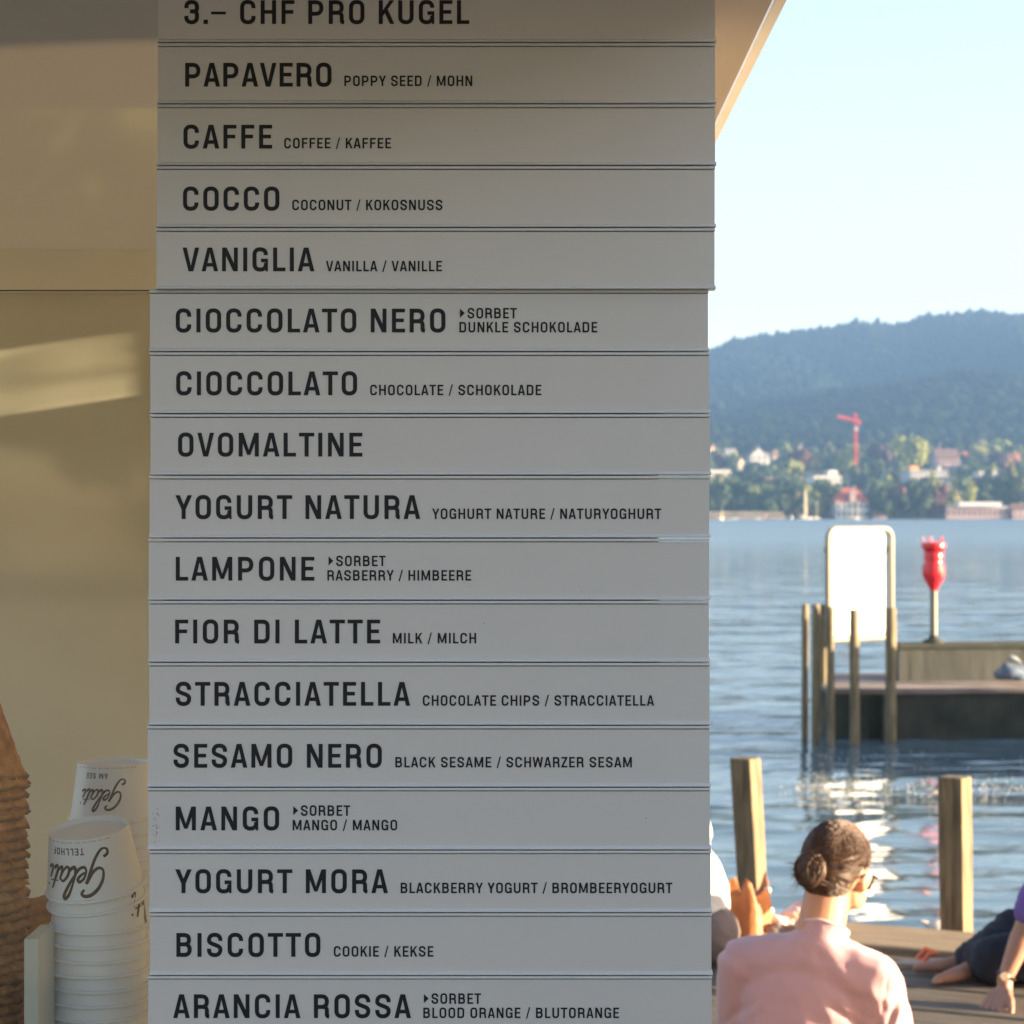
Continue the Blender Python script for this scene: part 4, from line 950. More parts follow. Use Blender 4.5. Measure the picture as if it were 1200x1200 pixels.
# ================================================================== lake
def axis_nodes(segs):
    out = [segs[0][0]]
    for a, b_, d0, d1 in segs:
        x = a; L = b_-a
        while x < b_-1e-6:
            t = (x-a)/L; d = d0*(d1/d0)**t if d0 > 0 else d1; x = min(b_, x+d); out.append(x)
    return np.array(out)
xs = np.concatenate([-axis_nodes([(2, 60, .1, 6), (60, 2600, 6, 400)])[::-1], axis_nodes([(-2, 14, .055, .055), (14, 60, .06, 2), (60, 3800, 2, 400)])[1:]])
ys = axis_nodes([(1.0, 8, .3, .06), (8, 27, .045, .06), (27, 90, .06, .6), (90, 600, .6, 12), (600, 1506, 12, 60)])
X, Yg = np.meshgrid(xs, ys); dX = np.gradient(xs)[None, :]; dY = np.gradient(ys)[:, None]
Z = np.zeros_like(X); rr = np.random.RandomState(12)
for i in range(70):
    lam = 0.18*(2.6/.18)**rr.rand(); th = math.pi/2+rr.normal(0, .62)
    kx, ky = 2*math.pi/lam*math.cos(th), 2*math.pi/lam*math.sin(th); ph = rr.rand()*6.283
    amp = .00115*lam
    damp = np.clip((lam*abs(math.sin(th))/np.maximum(dY, 1e-6)-2)/3, 0, 1)*np.clip((lam/np.maximum(abs(math.cos(th)), .12)/dX-2)/3, 0, 1)
    # gusts: patches of rougher and calmer water
    Z += amp*damp*np.sin(kx*X+ky*Yg+ph+.8*np.sin(X*.21+Yg*.13+i))*(1+.35*np.sin(X*.5+Yg*.17+i*1.3))
ny, nx = X.shape
me = bpy.data.meshes.new('water'); me.vertices.add(nx*ny)
me.vertices.foreach_set('co', np.stack([X, Yg, Z], -1).ravel())
I = np.arange(nx*ny).reshape(ny, nx); q = np.stack([I[:-1, :-1], I[:-1, 1:], I[1:, 1:], I[1:, :-1]], -1).reshape(-1, 4)
me.loops.add(q.size); me.loops.foreach_set('vertex_index', q.ravel()); me.polygons.add(len(q))
me.polygons.foreach_set('loop_start', np.arange(0, q.size, 4)); me.polygons.foreach_set('use_smooth', np.ones(len(q), bool)); me.update(calc_edges=True)
wm = bpy.data.materials.new('lake_water'); wm.use_nodes = True; nt = wm.node_tree; pb = nt.nodes['Principled BSDF']
pb.inputs['Base Color'].default_value = (.085, .135, .165, 1); pb.inputs['Roughness'].default_value = .04; pb.inputs['IOR'].default_value = 1.45
tc = nt.nodes.new('ShaderNodeTexCoord'); prev = None
for sc_x, sc_y, dist, st in ((.9, 2.6, .10, 1.0), (.10, .45, .9, 1.3), (5.5, 13, .012, .8)):
    mp = nt.nodes.new('ShaderNodeMapping'); mp.inputs['Scale'].default_value = (sc_x, sc_y, 1); nt.links.new(tc.outputs['Object'], mp.inputs[0])
    n = nt.nodes.new('ShaderNodeTexNoise'); n.inputs['Scale'].default_value = 1; n.inputs['Detail'].default_value = 3; nt.links.new(mp.outputs[0], n.inputs['Vector'])
    bp = nt.nodes.new('ShaderNodeBump'); bp.inputs['Strength'].default_value = st*WAVE if 'WAVE' in globals() else st*.30; bp.inputs['Distance'].default_value = dist
    nt.links.new(n.outputs['Fac'], bp.inputs['Height'])
    if prev is not None: nt.links.new(prev.outputs[0], bp.inputs['Normal'])
    prev = bp
nt.links.new(prev.outputs[0], pb.inputs['Normal']); me.materials.append(wm)
sx_ = nt.nodes.new('ShaderNodeSeparateXYZ'); nt.links.new(tc.outputs['Object'], sx_.inputs[0])
mr = nt.nodes.new('ShaderNodeMapRange'); mr.inputs['From Min'].default_value = 40; mr.inputs['From Max'].default_value = 300; mr.inputs['To Min'].default_value = .05; mr.inputs['To Max'].default_value = .24
mr.interpolation_type = 'SMOOTHSTEP'   # waves too small to mesh far out act as roughness
nt.links.new(sx_.outputs['Y'], mr.inputs['Value']); nt.links.new(mr.outputs[0], pb.inputs['Roughness'])
tag(link(bpy.data.objects.new('water', me)), kind='structure')
b = MB(); b.box(-3000, 4200, -80, 1520, -3.2, -3.0); tag(b.build('lake_bed', M_CONC3), kind='structure')
# white flecks standing in for sun glints on the water before the mole
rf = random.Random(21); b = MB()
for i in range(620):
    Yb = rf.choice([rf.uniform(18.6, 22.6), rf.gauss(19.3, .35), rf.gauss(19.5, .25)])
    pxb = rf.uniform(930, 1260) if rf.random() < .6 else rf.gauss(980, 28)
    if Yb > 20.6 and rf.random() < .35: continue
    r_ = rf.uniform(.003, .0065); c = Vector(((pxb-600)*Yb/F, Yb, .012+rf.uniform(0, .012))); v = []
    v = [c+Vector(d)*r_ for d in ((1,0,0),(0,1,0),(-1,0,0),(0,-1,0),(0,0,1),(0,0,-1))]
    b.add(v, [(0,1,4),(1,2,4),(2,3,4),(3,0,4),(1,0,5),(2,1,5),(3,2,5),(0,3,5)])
o = b.build('glint_flecks', mat('glint_white', (.9, .85, .78), rough=.15), smooth=True); tag(o, 'tiny sunlit foam flecks imitating sun sparkle on the dark water before the mole', 'glint', kind='stuff')

# ================================================================== far shore
def terr(Y): return 1.0+(Y-1500)*.072
def Y_of(py):
    lo, hi = 1500., 2600.
    for _ in range(40):
        m_ = (lo+hi)/2; p_ = HZ-(terr(m_)-EYE)*F/m_
        if p_ > py: lo = m_
        else: hi = m_
    return lo
RIDGE = [(-900, 455), (300, 446), (700, 432), (780, 424), (832, 414), (855, 404.5), (883, 399), (905, 396.5), (924, 394.5), (950, 391), (972, 389), (990, 383.5), (1007, 382), (1030, 384), (1051, 386), (1068, 380), (1089, 375.5), (1120, 371), (1152, 369.5), (1175, 372), (1197, 372.5), (1260, 366), (1400, 360), (1700, 380), (2400, 410)]
def ridge(px):
    return float(np.interp(px, [a for a, _ in RIDGE], [c for _, c in RIDGE]))
YR = 4200.
hx = np.concatenate([np.arange(-2400, 300, 60), np.arange(300, 1200, 7.), np.arange(1200, 3600, 60)])
hy = np.concatenate([np.arange(1500, 2500, 50), np.arange(2500, 4360, 17.), np.arange(4400, 5600, 200)])
v = []; HZT = np.zeros((len(hy), len(hx)))
def hill_z(x, y):
    if y <= 2450: zb_ = terr(y)
    else: zb_ = terr(2450)
    px = 600+x*F/YR; top = EYE-(ridge(px)-HZ)*YR/F - 10
    t = min(1, max(0, (y-2450)/(YR-2450)))
    s_ = t**1.25 if t < 1 else 1
    z = zb_+(top-zb_)*s_
    g = noise.fractal(Vector((x*.0022+3, y*.0016, 0)), 1.0, 2.0, 4)
    z += g*55*math.sin(math.pi*min(1, t))*(1 if t < 1 else 0)
    # nearer spur rising to the right
    z += 55*math.exp(-((y-2950)/230)**2)*max(0, min(1, (x-640)/650))
    if y > YR: z -= (y-YR)*.12
    return z
for j, y in enumerate(hy):
    for i, x in enumerate(hx):
        z = hill_z(x, y); HZT[j, i] = z; v.append((x, y, z))
nX = len(hx); f = [(j*nX+i, j*nX+i+1, (j+1)*nX+i+1, (j+1)*nX+i) for j in range(len(hy)-1) for i in range(nX-1)]
M_LAND = mat('meadow_and_woodland', (.035, .055, .022), rough=.95, col2=(.06, .085, .03), vs=.006)
tag(mesh_obj('hills', v, f, M_LAND, smooth=True), kind='structure')
# wood on the hill: thousands of crowns in one mesh
ico = bmesh.new(); bmesh.ops.create_icosphere(ico, subdivisions=1, radius=1); iv = np.array([p.co[:] for p in ico.verts]); ifc = np.array([[q.index for q in p.verts] for p in ico.faces]); ico.free()
rr = np.random.RandomState(4); C = []; 
N = 15000
while len(C) < N:
    y = 2480+(YR+60-2480)*rr.rand(); x = rr.uniform(250, 1350)*(y/YR) if rr.rand() < .8 else rr.uniform(-2000, 3400)
    C.append((x, y, hill_z(x, y)))
for px in np.arange(300, 1500, 2.2):
    x = (px-600)*YR/F; y = YR+rr.uniform(-40, 10); C.append((x, y, hill_z(x, y)))
C = np.array(C); n = len(C); rad = rr.uniform(6, 12.5, n); hh = rad*rr.uniform(.9, 1.5, n)
V = iv[None]*np.stack([rad, rad, hh], -1)[:, None, :]*(1+.22*rr.randn(n, len(iv), 1))+(C+np.stack([0*rad, 0*rad, hh*.55], -1))[:, None, :]
Fc = (ifc[None]+(np.arange(n)*len(iv))[:, None, None]).reshape(-1, 3)
me = bpy.data.meshes.new('forest'); me.vertices.add(V.shape[0]*V.shape[1]); me.vertices.foreach_set('co', V.ravel())
me.loops.add(Fc.size); me.loops.foreach_set('vertex_index', Fc.ravel()); me.polygons.add(len(Fc)); me.polygons.foreach_set('loop_start', np.arange(0, Fc.size, 3)); me.update(calc_edges=True)
me.materials.append(mat('forest_green', (.008, .018, .007), rough=1.0, col2=(.016, .025, .010), vs=.012, spec=.1))
tag(link(bpy.data.objects.new('forest', me)), 'dense dark green wood covering the hill beyond the lake', 'forest', kind='stuff')

# ---- trees of the town
def crown_mesh(kind, seed):
    r_ = np.random.RandomState(seed); vs = []; fs = []
    lobes = []
    nl = {'round': 9, 'tall': 7, 'wide': 11}[kind]
    for i in range(nl):
        a = r_.rand()*6.28; rr_ = r_.uniform(.1, .62); z = r_.uniform(.32, .86)
        if kind == 'tall': rr_ *= .35; z = .15+.8*i/nl; s_ = .30*(1-abs(z-.45)*.9)
        elif kind == 'wide': s_ = r_.uniform(.26, .4); z = r_.uniform(.35, .75)
        else: s_ = r_.uniform(.24, .4)*(1.15-.5*abs(z-.5))
        lobes.append((rr_*.5*math.cos(a)*(2 if kind == 'wide' else 1.5), rr_*.5*math.sin(a)*1.5, z, s_))
    for i in range(640):
        lx, ly, lz, s_ = lobes[r_.randint(len(lobes))]; d = r_.randn(3); d /= np.linalg.norm(d); rad = s_*(.6+.45*r_.rand()**.5)
        c = np.array([lx, ly, lz])+d*rad*np.array([1, 1, .9]); c[2] = max(c[2], .1)
        q = r_.randn(3); q = q-d*q.dot(d)*.6; q /= np.linalg.norm(q); w_ = np.cross(d+r_.randn(3)*.35, q); w_ /= np.linalg.norm(w_)+1e-6; sz = r_.uniform(.035, .075)
        k = len(vs); vs += [c-q*sz, c+w_*sz*.8, c+q*sz, c-w_*sz*.8]; fs.append((k, k+1, k+2, k+3))
    # dense inner masses so that the crown is not see-through everywhere
    for lx, ly, lz, s_ in lobes:
        k = len(vs)
        for p in iv: vs.append(np.array([lx, ly, lz])+p*s_*.74*(1+.15*r_.randn()))
        fs += [tuple(int(k+a) for a in t) for t in ifc]
    me = bpy.data.meshes.new('crown'); me.from_pydata([tuple(p) for p in vs], [], fs); me.update(); return me
TC = {'dark green': ((.018, .04, .016), (.045, .075, .025)), 'mid green': ((.035, .065, .02), (.08, .12, .035)), 'yellow-green': ((.16, .19, .03), (.36, .36, .07)),
      'copper': ((.06, .022, .022), (.14, .055, .04)), 'purple-brown': ((.035, .016, .024), (.075, .035, .04)), 'salmon': ((.25, .12, .08), (.40, .22, .14)), 'olive': ((.10, .11, .035), (.22, .20, .06))}
CM = {}
for cn, (c1, c2_) in TC.items():
    mt = mat('foliage_'+cn.replace(' ', '_').replace('-', '_'), c1, rough=.85, col2=c2_, vs=5, detail=3)
    for kd in ('round', 'tall', 'wide'):
        for s_ in range(2):
            m_ = crown_mesh(kd, hash_ := (len(CM)*7+3)); m_.materials.append(mt); CM[(cn, kd, s_)] = m_
tb = MB(); tb.lathe([(.035, -.05), (.028, .15), (.02, .4), (.01, .6)], 7)
for a in range(4): tb.tube([(0, 0, .25+.06*a), (.12*math.cos(a*1.7), .12*math.sin(a*1.7), .42+.06*a), (.22*math.cos(a*1.7), .22*math.sin(a*1.7), .52+.06*a)], [.014, .009, .004], 5)
TR = bpy.data.meshes.new('trunk'); TR.from_pydata(tb.v, [], tb.f); TR.materials.append(mat('bark', (.06, .045, .03), rough=.95)); TR.update()
tree_n = 0
MARKS = [(838, 'the house beside the menu edge'), (888, 'the grey gabled house'), (932, 'the small white villa'), (970, 'the terraced white block'), (1003, 'the red-roofed villa'), (1044, 'the small pointed house'), (1088, 'the long banded apartment block'), (1112, 'the white church-like house'), (1150, 'the long white pavilion'), (1190, 'the pink waterfront house')]
seen_lab = {}
def tree(px, pyb, wpx, hpx, cn, kd='round', lab=None, Y=None):
    global tree_n
    Y = Y or Y_of(pyb); x = (px-600)*Y/F; z = hill_z(x, Y) if Y > 1500 else 1.0
    hgt = hpx*Y/F/.93; wid = wpx*Y/F/(1.05 if kd != 'tall' else .62)
    root = empty('tree', (x, Y, z), rz=tree_n*2.1)
    if lab is None:
        mk = min(MARKS, key=lambda m_: abs(m_[0]-px)); rel = 'near' if abs(mk[0]-px) < 9 else ('left of' if px < mk[0] else 'right of')
        row = 'waterfront' if pyb > 596 else ('mid-slope' if pyb > 570 else 'upper-slope')
        shp = {'round': 'rounded', 'tall': 'narrow', 'wide': 'spreading'}[kd]; siz = 'small ' if hpx < 15 else ('tall ' if hpx > 23 else '')
        lab = f'{siz}{shp} {cn} {row} tree {rel} {mk[1]}'
        if len(lab.replace('-', ' ').split()) > 14: lab = f'{siz}{cn} {row} tree {rel} {mk[1]}'
    root['label'] = lab; root['category'] = 'tree'; root['group'] = f'trees among the houses on the far shore'
    c = link(bpy.data.objects.new('crown', CM[(cn, kd, tree_n % 2)])); c.parent = root; c.scale = (wid, wid, hgt)
    t = link(bpy.data.objects.new('trunk', TR)); t.parent = root; t.scale = (wid*.8, wid*.8, hgt); tree_n += 1
    return root
T_ = [ # px, base row, width, height, colour, kind, label
 (935, 561, 27, 34, 'copper', 'round', 'copper-red beech behind the small white villa'), (1028, 558, 34, 35, 'purple-brown', 'round', 'dark purple-brown beech right of the red crane'),
 (1064, 560, 36, 44, 'yellow-green', 'round', 'largest yellow-green tree, above the long banded apartment block'), (994, 558, 28, 34, 'yellow-green', 'round', 'yellow-green tree directly below the red crane'),
 (1028, 566, 20, 26, 'mid green', 'round', 'bright green tree below the purple-brown beech'), (1043, 582, 22, 22, 'yellow-green', 'round', 'low yellow-green tree before the small pointed house'),
 (1093, 598, 9, 44, 'yellow-green', 'tall', 'slim poplar before the long banded apartment block'), (1101, 606, 19, 38, 'copper', 'round', 'copper-red tree at the foot of the grey tower house'),
 (1127, 588, 22, 24, 'yellow-green', 'round', 'yellow-green tree above the long white pavilion, left one'), (1135, 594, 20, 22, 'yellow-green', 'round', 'yellow-green tree above the long white pavilion, right one'),
 (1140, 541, 13, 20, 'olive', 'round', 'olive tree right of the church-like house, left of two'), (1151, 540, 15, 22, 'olive', 'round', 'olive tree right of the church-like house, right of two'),
 (1145, 555, 14, 12, 'yellow-green', 'wide', 'small yellow tree behind the white L-shaped house'), (1182, 555, 20, 24, 'salmon', 'round', 'salmon-pink leaved tree beside a dark purple one'), (1169, 555, 20, 24, 'purple-brown', 'round', 'dark purple tree left of the salmon-pink one'),
 (1185, 588, 16, 42, 'olive', 'tall', 'tall olive tree below the salmon-pink one'), (975, 604, 28, 34, 'mid green', 'round', 'rounded green tree before the terraced white block'),
 (957, 553, 14, 12, 'yellow-green', 'wide', 'small yellow bush tree above the terraced white block'), (1003, 574, 14, 18, 'mid green', 'tall', 'narrow bright green tree above the red-roofed villa'),
 (842, 580, 22, 22, 'olive', 'round', 'olive tree before the flat pale block by the menu edge'), (1058, 604, 30, 34, 'dark green', 'round', None), (1075, 604, 20, 26, 'olive', 'round', None),
 (1040, 602, 24, 26, 'dark green', 'round', None), (1024, 530, 26, 18, 'olive', 'round', 'olive tree top just above the purple-brown beech'),
]
for a in T_: tree(a[0], a[1], a[2], a[3], a[4], a[5], a[6])
rt = random.Random(8)
for row, (pyb, n, hmin, hmax) in enumerate(((543, 44, 13, 24), (551, 36, 14, 22), (562, 34, 14, 22), (574, 34, 15, 24), (588, 34, 18, 30), (605, 34, 20, 40))):
    for i in range(n):
        px = 826+(1215-826)*(i+rt.uniform(-.35, .35))/n*1.02
        hp_ = rt.uniform(hmin, hmax)
        if pyb == 605 and (975 < px < 1022 or 1106 < px < 1180): hp_ = rt.uniform(6, 9)
        if any(x0-5 < px < x1+5 and y0 < pyb < y1 for x0, x1, y0, y1 in ((872, 902, 535, 556), (852, 866, 535, 548), (918, 945, 566, 580), (948, 992, 560, 584), (975, 1022, 585, 605), (1060, 1116, 555, 578), (1144, 1172, 556, 572), (828, 860, 555, 580), (1096, 1128, 540, 552), (1106, 1118, 580, 600))): hp_ *= .32
        tree(px, pyb+rt.uniform(-4, 3), hp_*rt.uniform(.8, 1.25), hp_, rt.choices(['dark green', 'mid green', 'olive', 'yellow-green', 'copper'], [6, 8, 3, 2, 1])[0], rt.choices(['round', 'wide', 'tall'], [6, 2, 1.4])[0])

# woods and gardens along the shore on both sides of the houses
rr = np.random.RandomState(9); C = []
while len(C) < 3200:
    y = rr.uniform(1512, 2480); px = rr.uniform(150, 822) if rr.rand() < .55 else rr.uniform(1222, 2100)
    x = (px-600)*y/F; C.append((x, y, hill_z(x, y)))
C = np.array(C); n = len(C); rad = rr.uniform(4, 10, n); hh = rad*rr.uniform(.9, 1.6, n)
V = iv[None]*np.stack([rad, rad, hh], -1)[:, None, :]*(1+.22*rr.randn(n, len(iv), 1))+(C+np.stack([0*rad, 0*rad, hh*.55], -1))[:, None, :]
Fc = (ifc[None]+(np.arange(n)*len(iv))[:, None, None]).reshape(-1, 3)
me = bpy.data.meshes.new('shore_woods'); me.vertices.add(V.shape[0]*V.shape[1]); me.vertices.foreach_set('co', V.ravel())
me.loops.add(Fc.size); me.loops.foreach_set('vertex_index', Fc.ravel()); me.polygons.add(len(Fc)); me.polygons.foreach_set('loop_start', np.arange(0, Fc.size, 3)); me.update(calc_edges=True)
me.materials.append(mat('shore_foliage', (.025, .05, .018), rough=.9, col2=(.11, .12, .04), vs=.03))
tag(link(bpy.data.objects.new('shore_woods', me)), 'woods and gardens along the far shore beyond the houses', 'woods', kind='stuff')

# ---- buildings
M_HW = mat('house_render_white', (.62, .60, .56), rough=.85, var=.04, vs=.3); M_HG = mat('house_render_grey', (.42, .42, .42), rough=.85, var=.05, vs=.3)
M_HC = mat('house_render_cream', (.62, .50, .34), rough=.85, var=.05, vs=.3); M_HP = mat('house_render_pink', (.48, .33, .30), rough=.85, var=.05, vs=.3)
M_RR = mat('red_roof_tile', (.42, .10, .05), rough=.8, var=.12, vs=.6); M_RB = mat('brown_roof_tile', (.17, .10, .075), rough=.85, var=.12, vs=.6); M_RG = mat('grey_flat_roof', (.30, .29, .28), rough=.9)
M_WIN = mat('dark_window', (.03, .035, .045), rough=.15); M_SHUT = mat('window_frame', (.5, .48, .45), rough=.7)
def house(px0, px1, ptop, pbase, wall=M_HW, roof='gable', rm=M_RB, floors=2, bays=4, yaw=0, depth=.7, lab='', name='house', rise=.35, cat='house'):
    Y = Y_of(pbase); x = ((px0+px1)/2-600)*Y/F; z = min(hill_z(x, Y), terr(Y)); s_ = Y/F
    wd = (px1-px0)*s_; hg = (pbase-ptop)*s_; dp = wd*depth; z -= .5; hg += .5
    root = empty(name, (x, Y, z), rz=yaw, label=lab, cat=cat)
    wd /= (abs(math.cos(yaw))+depth*abs(math.sin(yaw))); dp = wd*depth
    hw = hg if roof == 'flat' else hg*(1-rise)
    b = MB(); b.box(-wd/2, wd/2, 0, dp, -6, hw)
    if roof == 'gable_front': b.prism([(-wd/2, hw), (wd/2, hw), (0, hg-.3)], .001, dp-.001, axis='y')
    if roof == 'gable': b.prism([(0.002, hw), (dp-.002, hw), (dp/2, hg-.3)], -wd/2+.001, wd/2-.001, axis='x')
    b.build('wall', wall, root)
    b = MB(); e = .05*wd
    if roof == 'gable_front':
        th = .5
        for sx in (-1, 1): b.prism([(sx*(wd/2+e), hw-e*.8), (sx*(wd/2+e), hw-e*.8+th), (0, hg+th), (0, hg)], -.8, dp+.8, axis='y')
    elif roof == 'gable':
        for s2 in (0, 1):
            ya, yb_ = (-e, dp/2) if s2 == 0 else (dp+e, dp/2)
            b.prism([(ya, hw-.2), (ya, hw+.3), (yb_, hg+.4), (yb_, hg-.1)], -wd/2-.6, wd/2+.6, axis='x')
    elif roof == 'hip':
        v = [(-wd/2-e, -e, hw), (wd/2+e, -e, hw), (wd/2+e, dp+e, hw), (-wd/2-e, dp+e, hw), (-wd*.2, dp/2, hg), (wd*.2, dp/2, hg)]
        b.add(v, [(3, 2, 1, 0), (0, 1, 5, 4), (1, 2, 5), (2, 3, 4, 5), (3, 0, 4)])
    else: b.box(-wd/2-.4, wd/2+.4, -.4, dp+.4, hw+.002, hw+.7)
    rf_ = b.build('roof', rm, root)
    if roof != 'flat': b = MB(); b.box(wd*.15, wd*.15+1.2, dp*.55, dp*.55+1.2, hw, hg+1.4); b.build('chimney', M_HG, rf_)
    fh = hw/floors; bw = wd/bays; wme = None
    for fl in range(floors):
        for bi in range(bays):
            if wme is None:
                b = MB(); ww, wh = bw*.46, fh*.5; b.box(-ww/2, ww/2, -.06, .1, 0, wh); b.build('window', M_WIN, root); wo = [o for o in root.children][-1]; wme = wo.data
                b = MB(); fr_ = .12
                b.box(-ww/2-fr_, ww/2+fr_, -.13, -.061, -fr_*2, 0); b.box(-ww/2-fr_, ww/2+fr_, -.13, -.061, wh, wh+fr_); b.box(-.06, .06, -.12, -.061, 0, wh)
                fo = b.build('frame', M_SHUT, wo)
            else:
                wo = link(bpy.data.objects.new('window', wme)); wo.parent = root
                f2 = link(bpy.data.objects.new('frame', fo.data)); f2.parent = wo
            wo.location = (-wd/2+bw*(bi+.5), 0, fh*fl+fh*.26)
    return root, wd, dp, hw
house(829, 843, 521, 543, M_HC, 'gable_front', M_RR, 2, 2, R(14), lab='pale orange gabled house at the very edge of the menu slats')
house(850, 864, 526, 542, M_HG, 'gable', M_RG, 2, 3, R(10), lab='small pale grey house with a grey roof above the flat block')
house(877, 902, 524, 551, M_HG, 'gable_front', M_RB, 3, 3, R(18), lab='grey gabled house, the largest on the upper slope left of the copper beech')
house(905, 913, 528, 545, M_HC, 'gable', M_RB, 3, 2, R(20), lab='narrow cream tower-like house right of the grey gabled house')
house(828, 858, 551, 578, M_HW, 'flat', M_RG, 3, 5, R(12), lab='flat-roofed pale block at mid slope by the menu edge')
house(921, 944, 558, 579, M_HW, 'gable', M_RB, 2, 4, R(8), lab='small white villa with a dark roof below the copper beech', rise=.3)
hr, wd, dp, hw = house(950, 990, 558, 582, M_HW, 'flat', M_RG, 3, 7, R(16), lab='terraced white block with three storeys above the sailing boats')
b = MB(); b.box(wd*.1, wd*.42, dp*.2, dp*.7, hw+.72, hw+5); b.build('roof_storey', M_HW, hr)
for fl in range(3): b = MB(); b.box(-wd/2, wd/2, -1.6, -.135, hw/3*fl+.02, hw/3*fl+1.1); b.build('balcony', M_HG, hr)
hr, wd, dp, hw = house(978, 1020, 572, 607, M_HW, 'hip', M_RR, 2, 6, R(6), lab='white waterfront villa with an orange-red hipped roof', rise=.46)
b = MB(); b.box(-2.2, 2.2, -2, 3, hw, hw+6); b.prism([(-3, hw+6.002), (3, hw+6.002), (0, hw+9)], -2.6, 3, axis='y'); b.build('dormer', M_HP, hr)
house(967, 978, 519, 540, M_HP, 'gable_front', M_RR, 3, 2, R(15), lab='narrow reddish house left of the crane')
house(934, 944, 520, 541, M_HW, 'gable_front', M_RB, 2, 2, R(15), lab='small white gable peeping over the copper beech')
house(1035, 1053, 551, 574, M_HW, 'gable_front', M_RG, 3, 2, R(12), lab='small white pointed house between the yellow-green trees')
hr, wd, dp, hw = house(1063, 1114, 552, 577, M_HG, 'flat', M_RG, 4, 9, R(10), lab='long apartment block banded with white balconies, mid slope')
for fl in range(4): b = MB(); b.box(-wd/2, wd/2, -1.8, -.135, hw/4*fl+.02, hw/4*fl+1.3); b.build('balcony', M_HW, hr)
b = MB(); b.box(-wd*.47, -wd*.25, dp*.1, dp*.5, hw+.72, hw+4.6); b.build('roof_storey', mat('orange_render', (.75, .34, .13), rough=.8), hr)
b = MB(); b.box(wd*.28, wd*.36, dp*.1, dp*.3, hw+.72, hw+4.2); b.build('lift_tower', M_HW, hr)
house(1100, 1127, 513, 531, M_HW, 'flat', M_RG, 2, 6, R(8), lab='wide white block highest on the slope above the church-like house')
house(1096, 1126, 526, 552, M_HP, 'gable', M_RB, 2, 5, R(8), lab='church-like house with a brownish-red roof', rise=.45)
house(1098, 1104, 520, 548, M_HW, 'gable_front', M_RB, 3, 1, R(8), lab='slim white tower beside the church-like house')
house(1145, 1171, 553, 572, M_HW, 'flat', M_RG, 2, 5, R(14), lab='white L-shaped house with a flat roof right of the apartment block')
house(1184, 1212, 514, 528, M_HW, 'flat', M_RG, 2, 6, R(4), lab='long white block highest at the right picture edge')
house(1106, 1117, 568, 603, M_HG, 'gable_front', M_RG, 4, 2, R(10), lab='tall narrow grey house behind the copper-red waterfront tree')
hr, wd, dp, hw = house(1108, 1182, 596, 608, M_HP, 'flat', mat('white_awning', (.8, .78, .72), rough=.7), 1, 12, R(3), depth=.25, lab='long low pink waterfront pavilion under a white roof')
b = MB(); b.box(-wd*.31, wd*.38, -3, dp*.9, hw+.75, hw+3.8); b.build('awning', MATS['white_awning'], hr)
house(1022, 1040, 597, 608, M_HP, 'gable', M_RB, 1, 4, R(5), lab='low pinkish boathouse right of the red-roofed villa')
house(905, 925, 594, 607, M_HG, 'gable', M_RB, 1, 4, R(5), lab='low grey boathouse behind the tall-masted sailing boat')
house(862, 892, 596, 607, M_HP, 'gable', M_RB, 1, 5, R(5), lab='long low brownish waterfront house behind the bathing pier')
house(1186, 1206, 592, 608, M_HP, 'gable', M_RB, 2, 3, R(5), lab='pink waterfront house at the right picture edge')
house(845, 852, 523, 538, M_HW, 'gable_front', M_RB, 2, 2, R(20), lab='tiny white gable between the small grey house and the menu edge')
house(893, 903, 531, 546, M_HW, 'gable', M_RG, 2, 3, R(25), lab='small bright white annexe at the right flank of the grey gabled house')
house(864, 874, 536, 552, M_HC, 'gable_front', M_RB, 2, 2, R(30), lab='small sunlit cream house below the grey gabled house')
house(1126, 1135, 530, 547, M_HW, 'gable', M_RR, 2, 3, R(15), lab='small white house with a red roof right of the church-like house')
house(1072, 1084, 534, 549, M_HC, 'gable_front', M_RR, 2, 3, R(20), lab='cream house with a red roof before the largest yellow-green tree')
house(898, 910, 560, 578, M_HC, 'gable', M_RB, 2, 3, R(18), lab='cream house with a brown roof left of the small white villa')
house(1172, 1184, 562, 580, M_HW, 'gable_front', M_RB, 2, 3, R(15), lab='white gabled house below the salmon-pink leaved tree')
house(1016, 1030, 570, 588, M_HG, 'gable', M_RG, 2, 4, R(12), lab='grey house on the slope right of and above the red-roofed villa')
# shore wall
b = MB(); b.box(-1500, 2600, 1503, 1506, -2, 1.6); o = b.build('shore_wall', M_CONC); tag(o, 'low grey stone wall along the far waterfront', 'wall')
# crane
YCR = 2000.; cx_ = (1003-600)*YCR/F; s_ = YCR/F; zb = 30
cr = empty('tower_crane', (cx_, YCR, zb), label='red tower crane rising above the trees on the far shore', cat='crane')
M_CR = mat('crane_red', (.80, .07, .05), rough=.5)
def lattice(mb, a, c, w_, n, r_=.28):
    a = Vector(a); c = Vector(c); d = (c-a).normalized(); u = d.orthogonal().normalized(); w2 = d.cross(u); cs = [u*w_+w2*w_, u*w_-w2*w_, -u*w_-w2*w_, -u*w_+w2*w_]
    for k in cs: mb.tube([a+k, c+k], r_, 4)
    for i in range(n):
        for q in range(4): mb.tube([a.lerp(c, i/n)+cs[q], a.lerp(c, (i+1)/n)+cs[(q+1) % 4]], r_*.7, 3)
zt_ = EYE-(494-HZ)*s_-zb
b = MB(); lattice(b, (0, 0, -5), (0, 0, zt_), 1.0, 26, .27); b.build('mast', M_CR, cr)
b = MB(); lattice(b, (1.5, 0, zt_+.5), (-22*s_, 0, zt_+4.5), 1.0, 14, .36); b.build('jib', M_CR, cr)
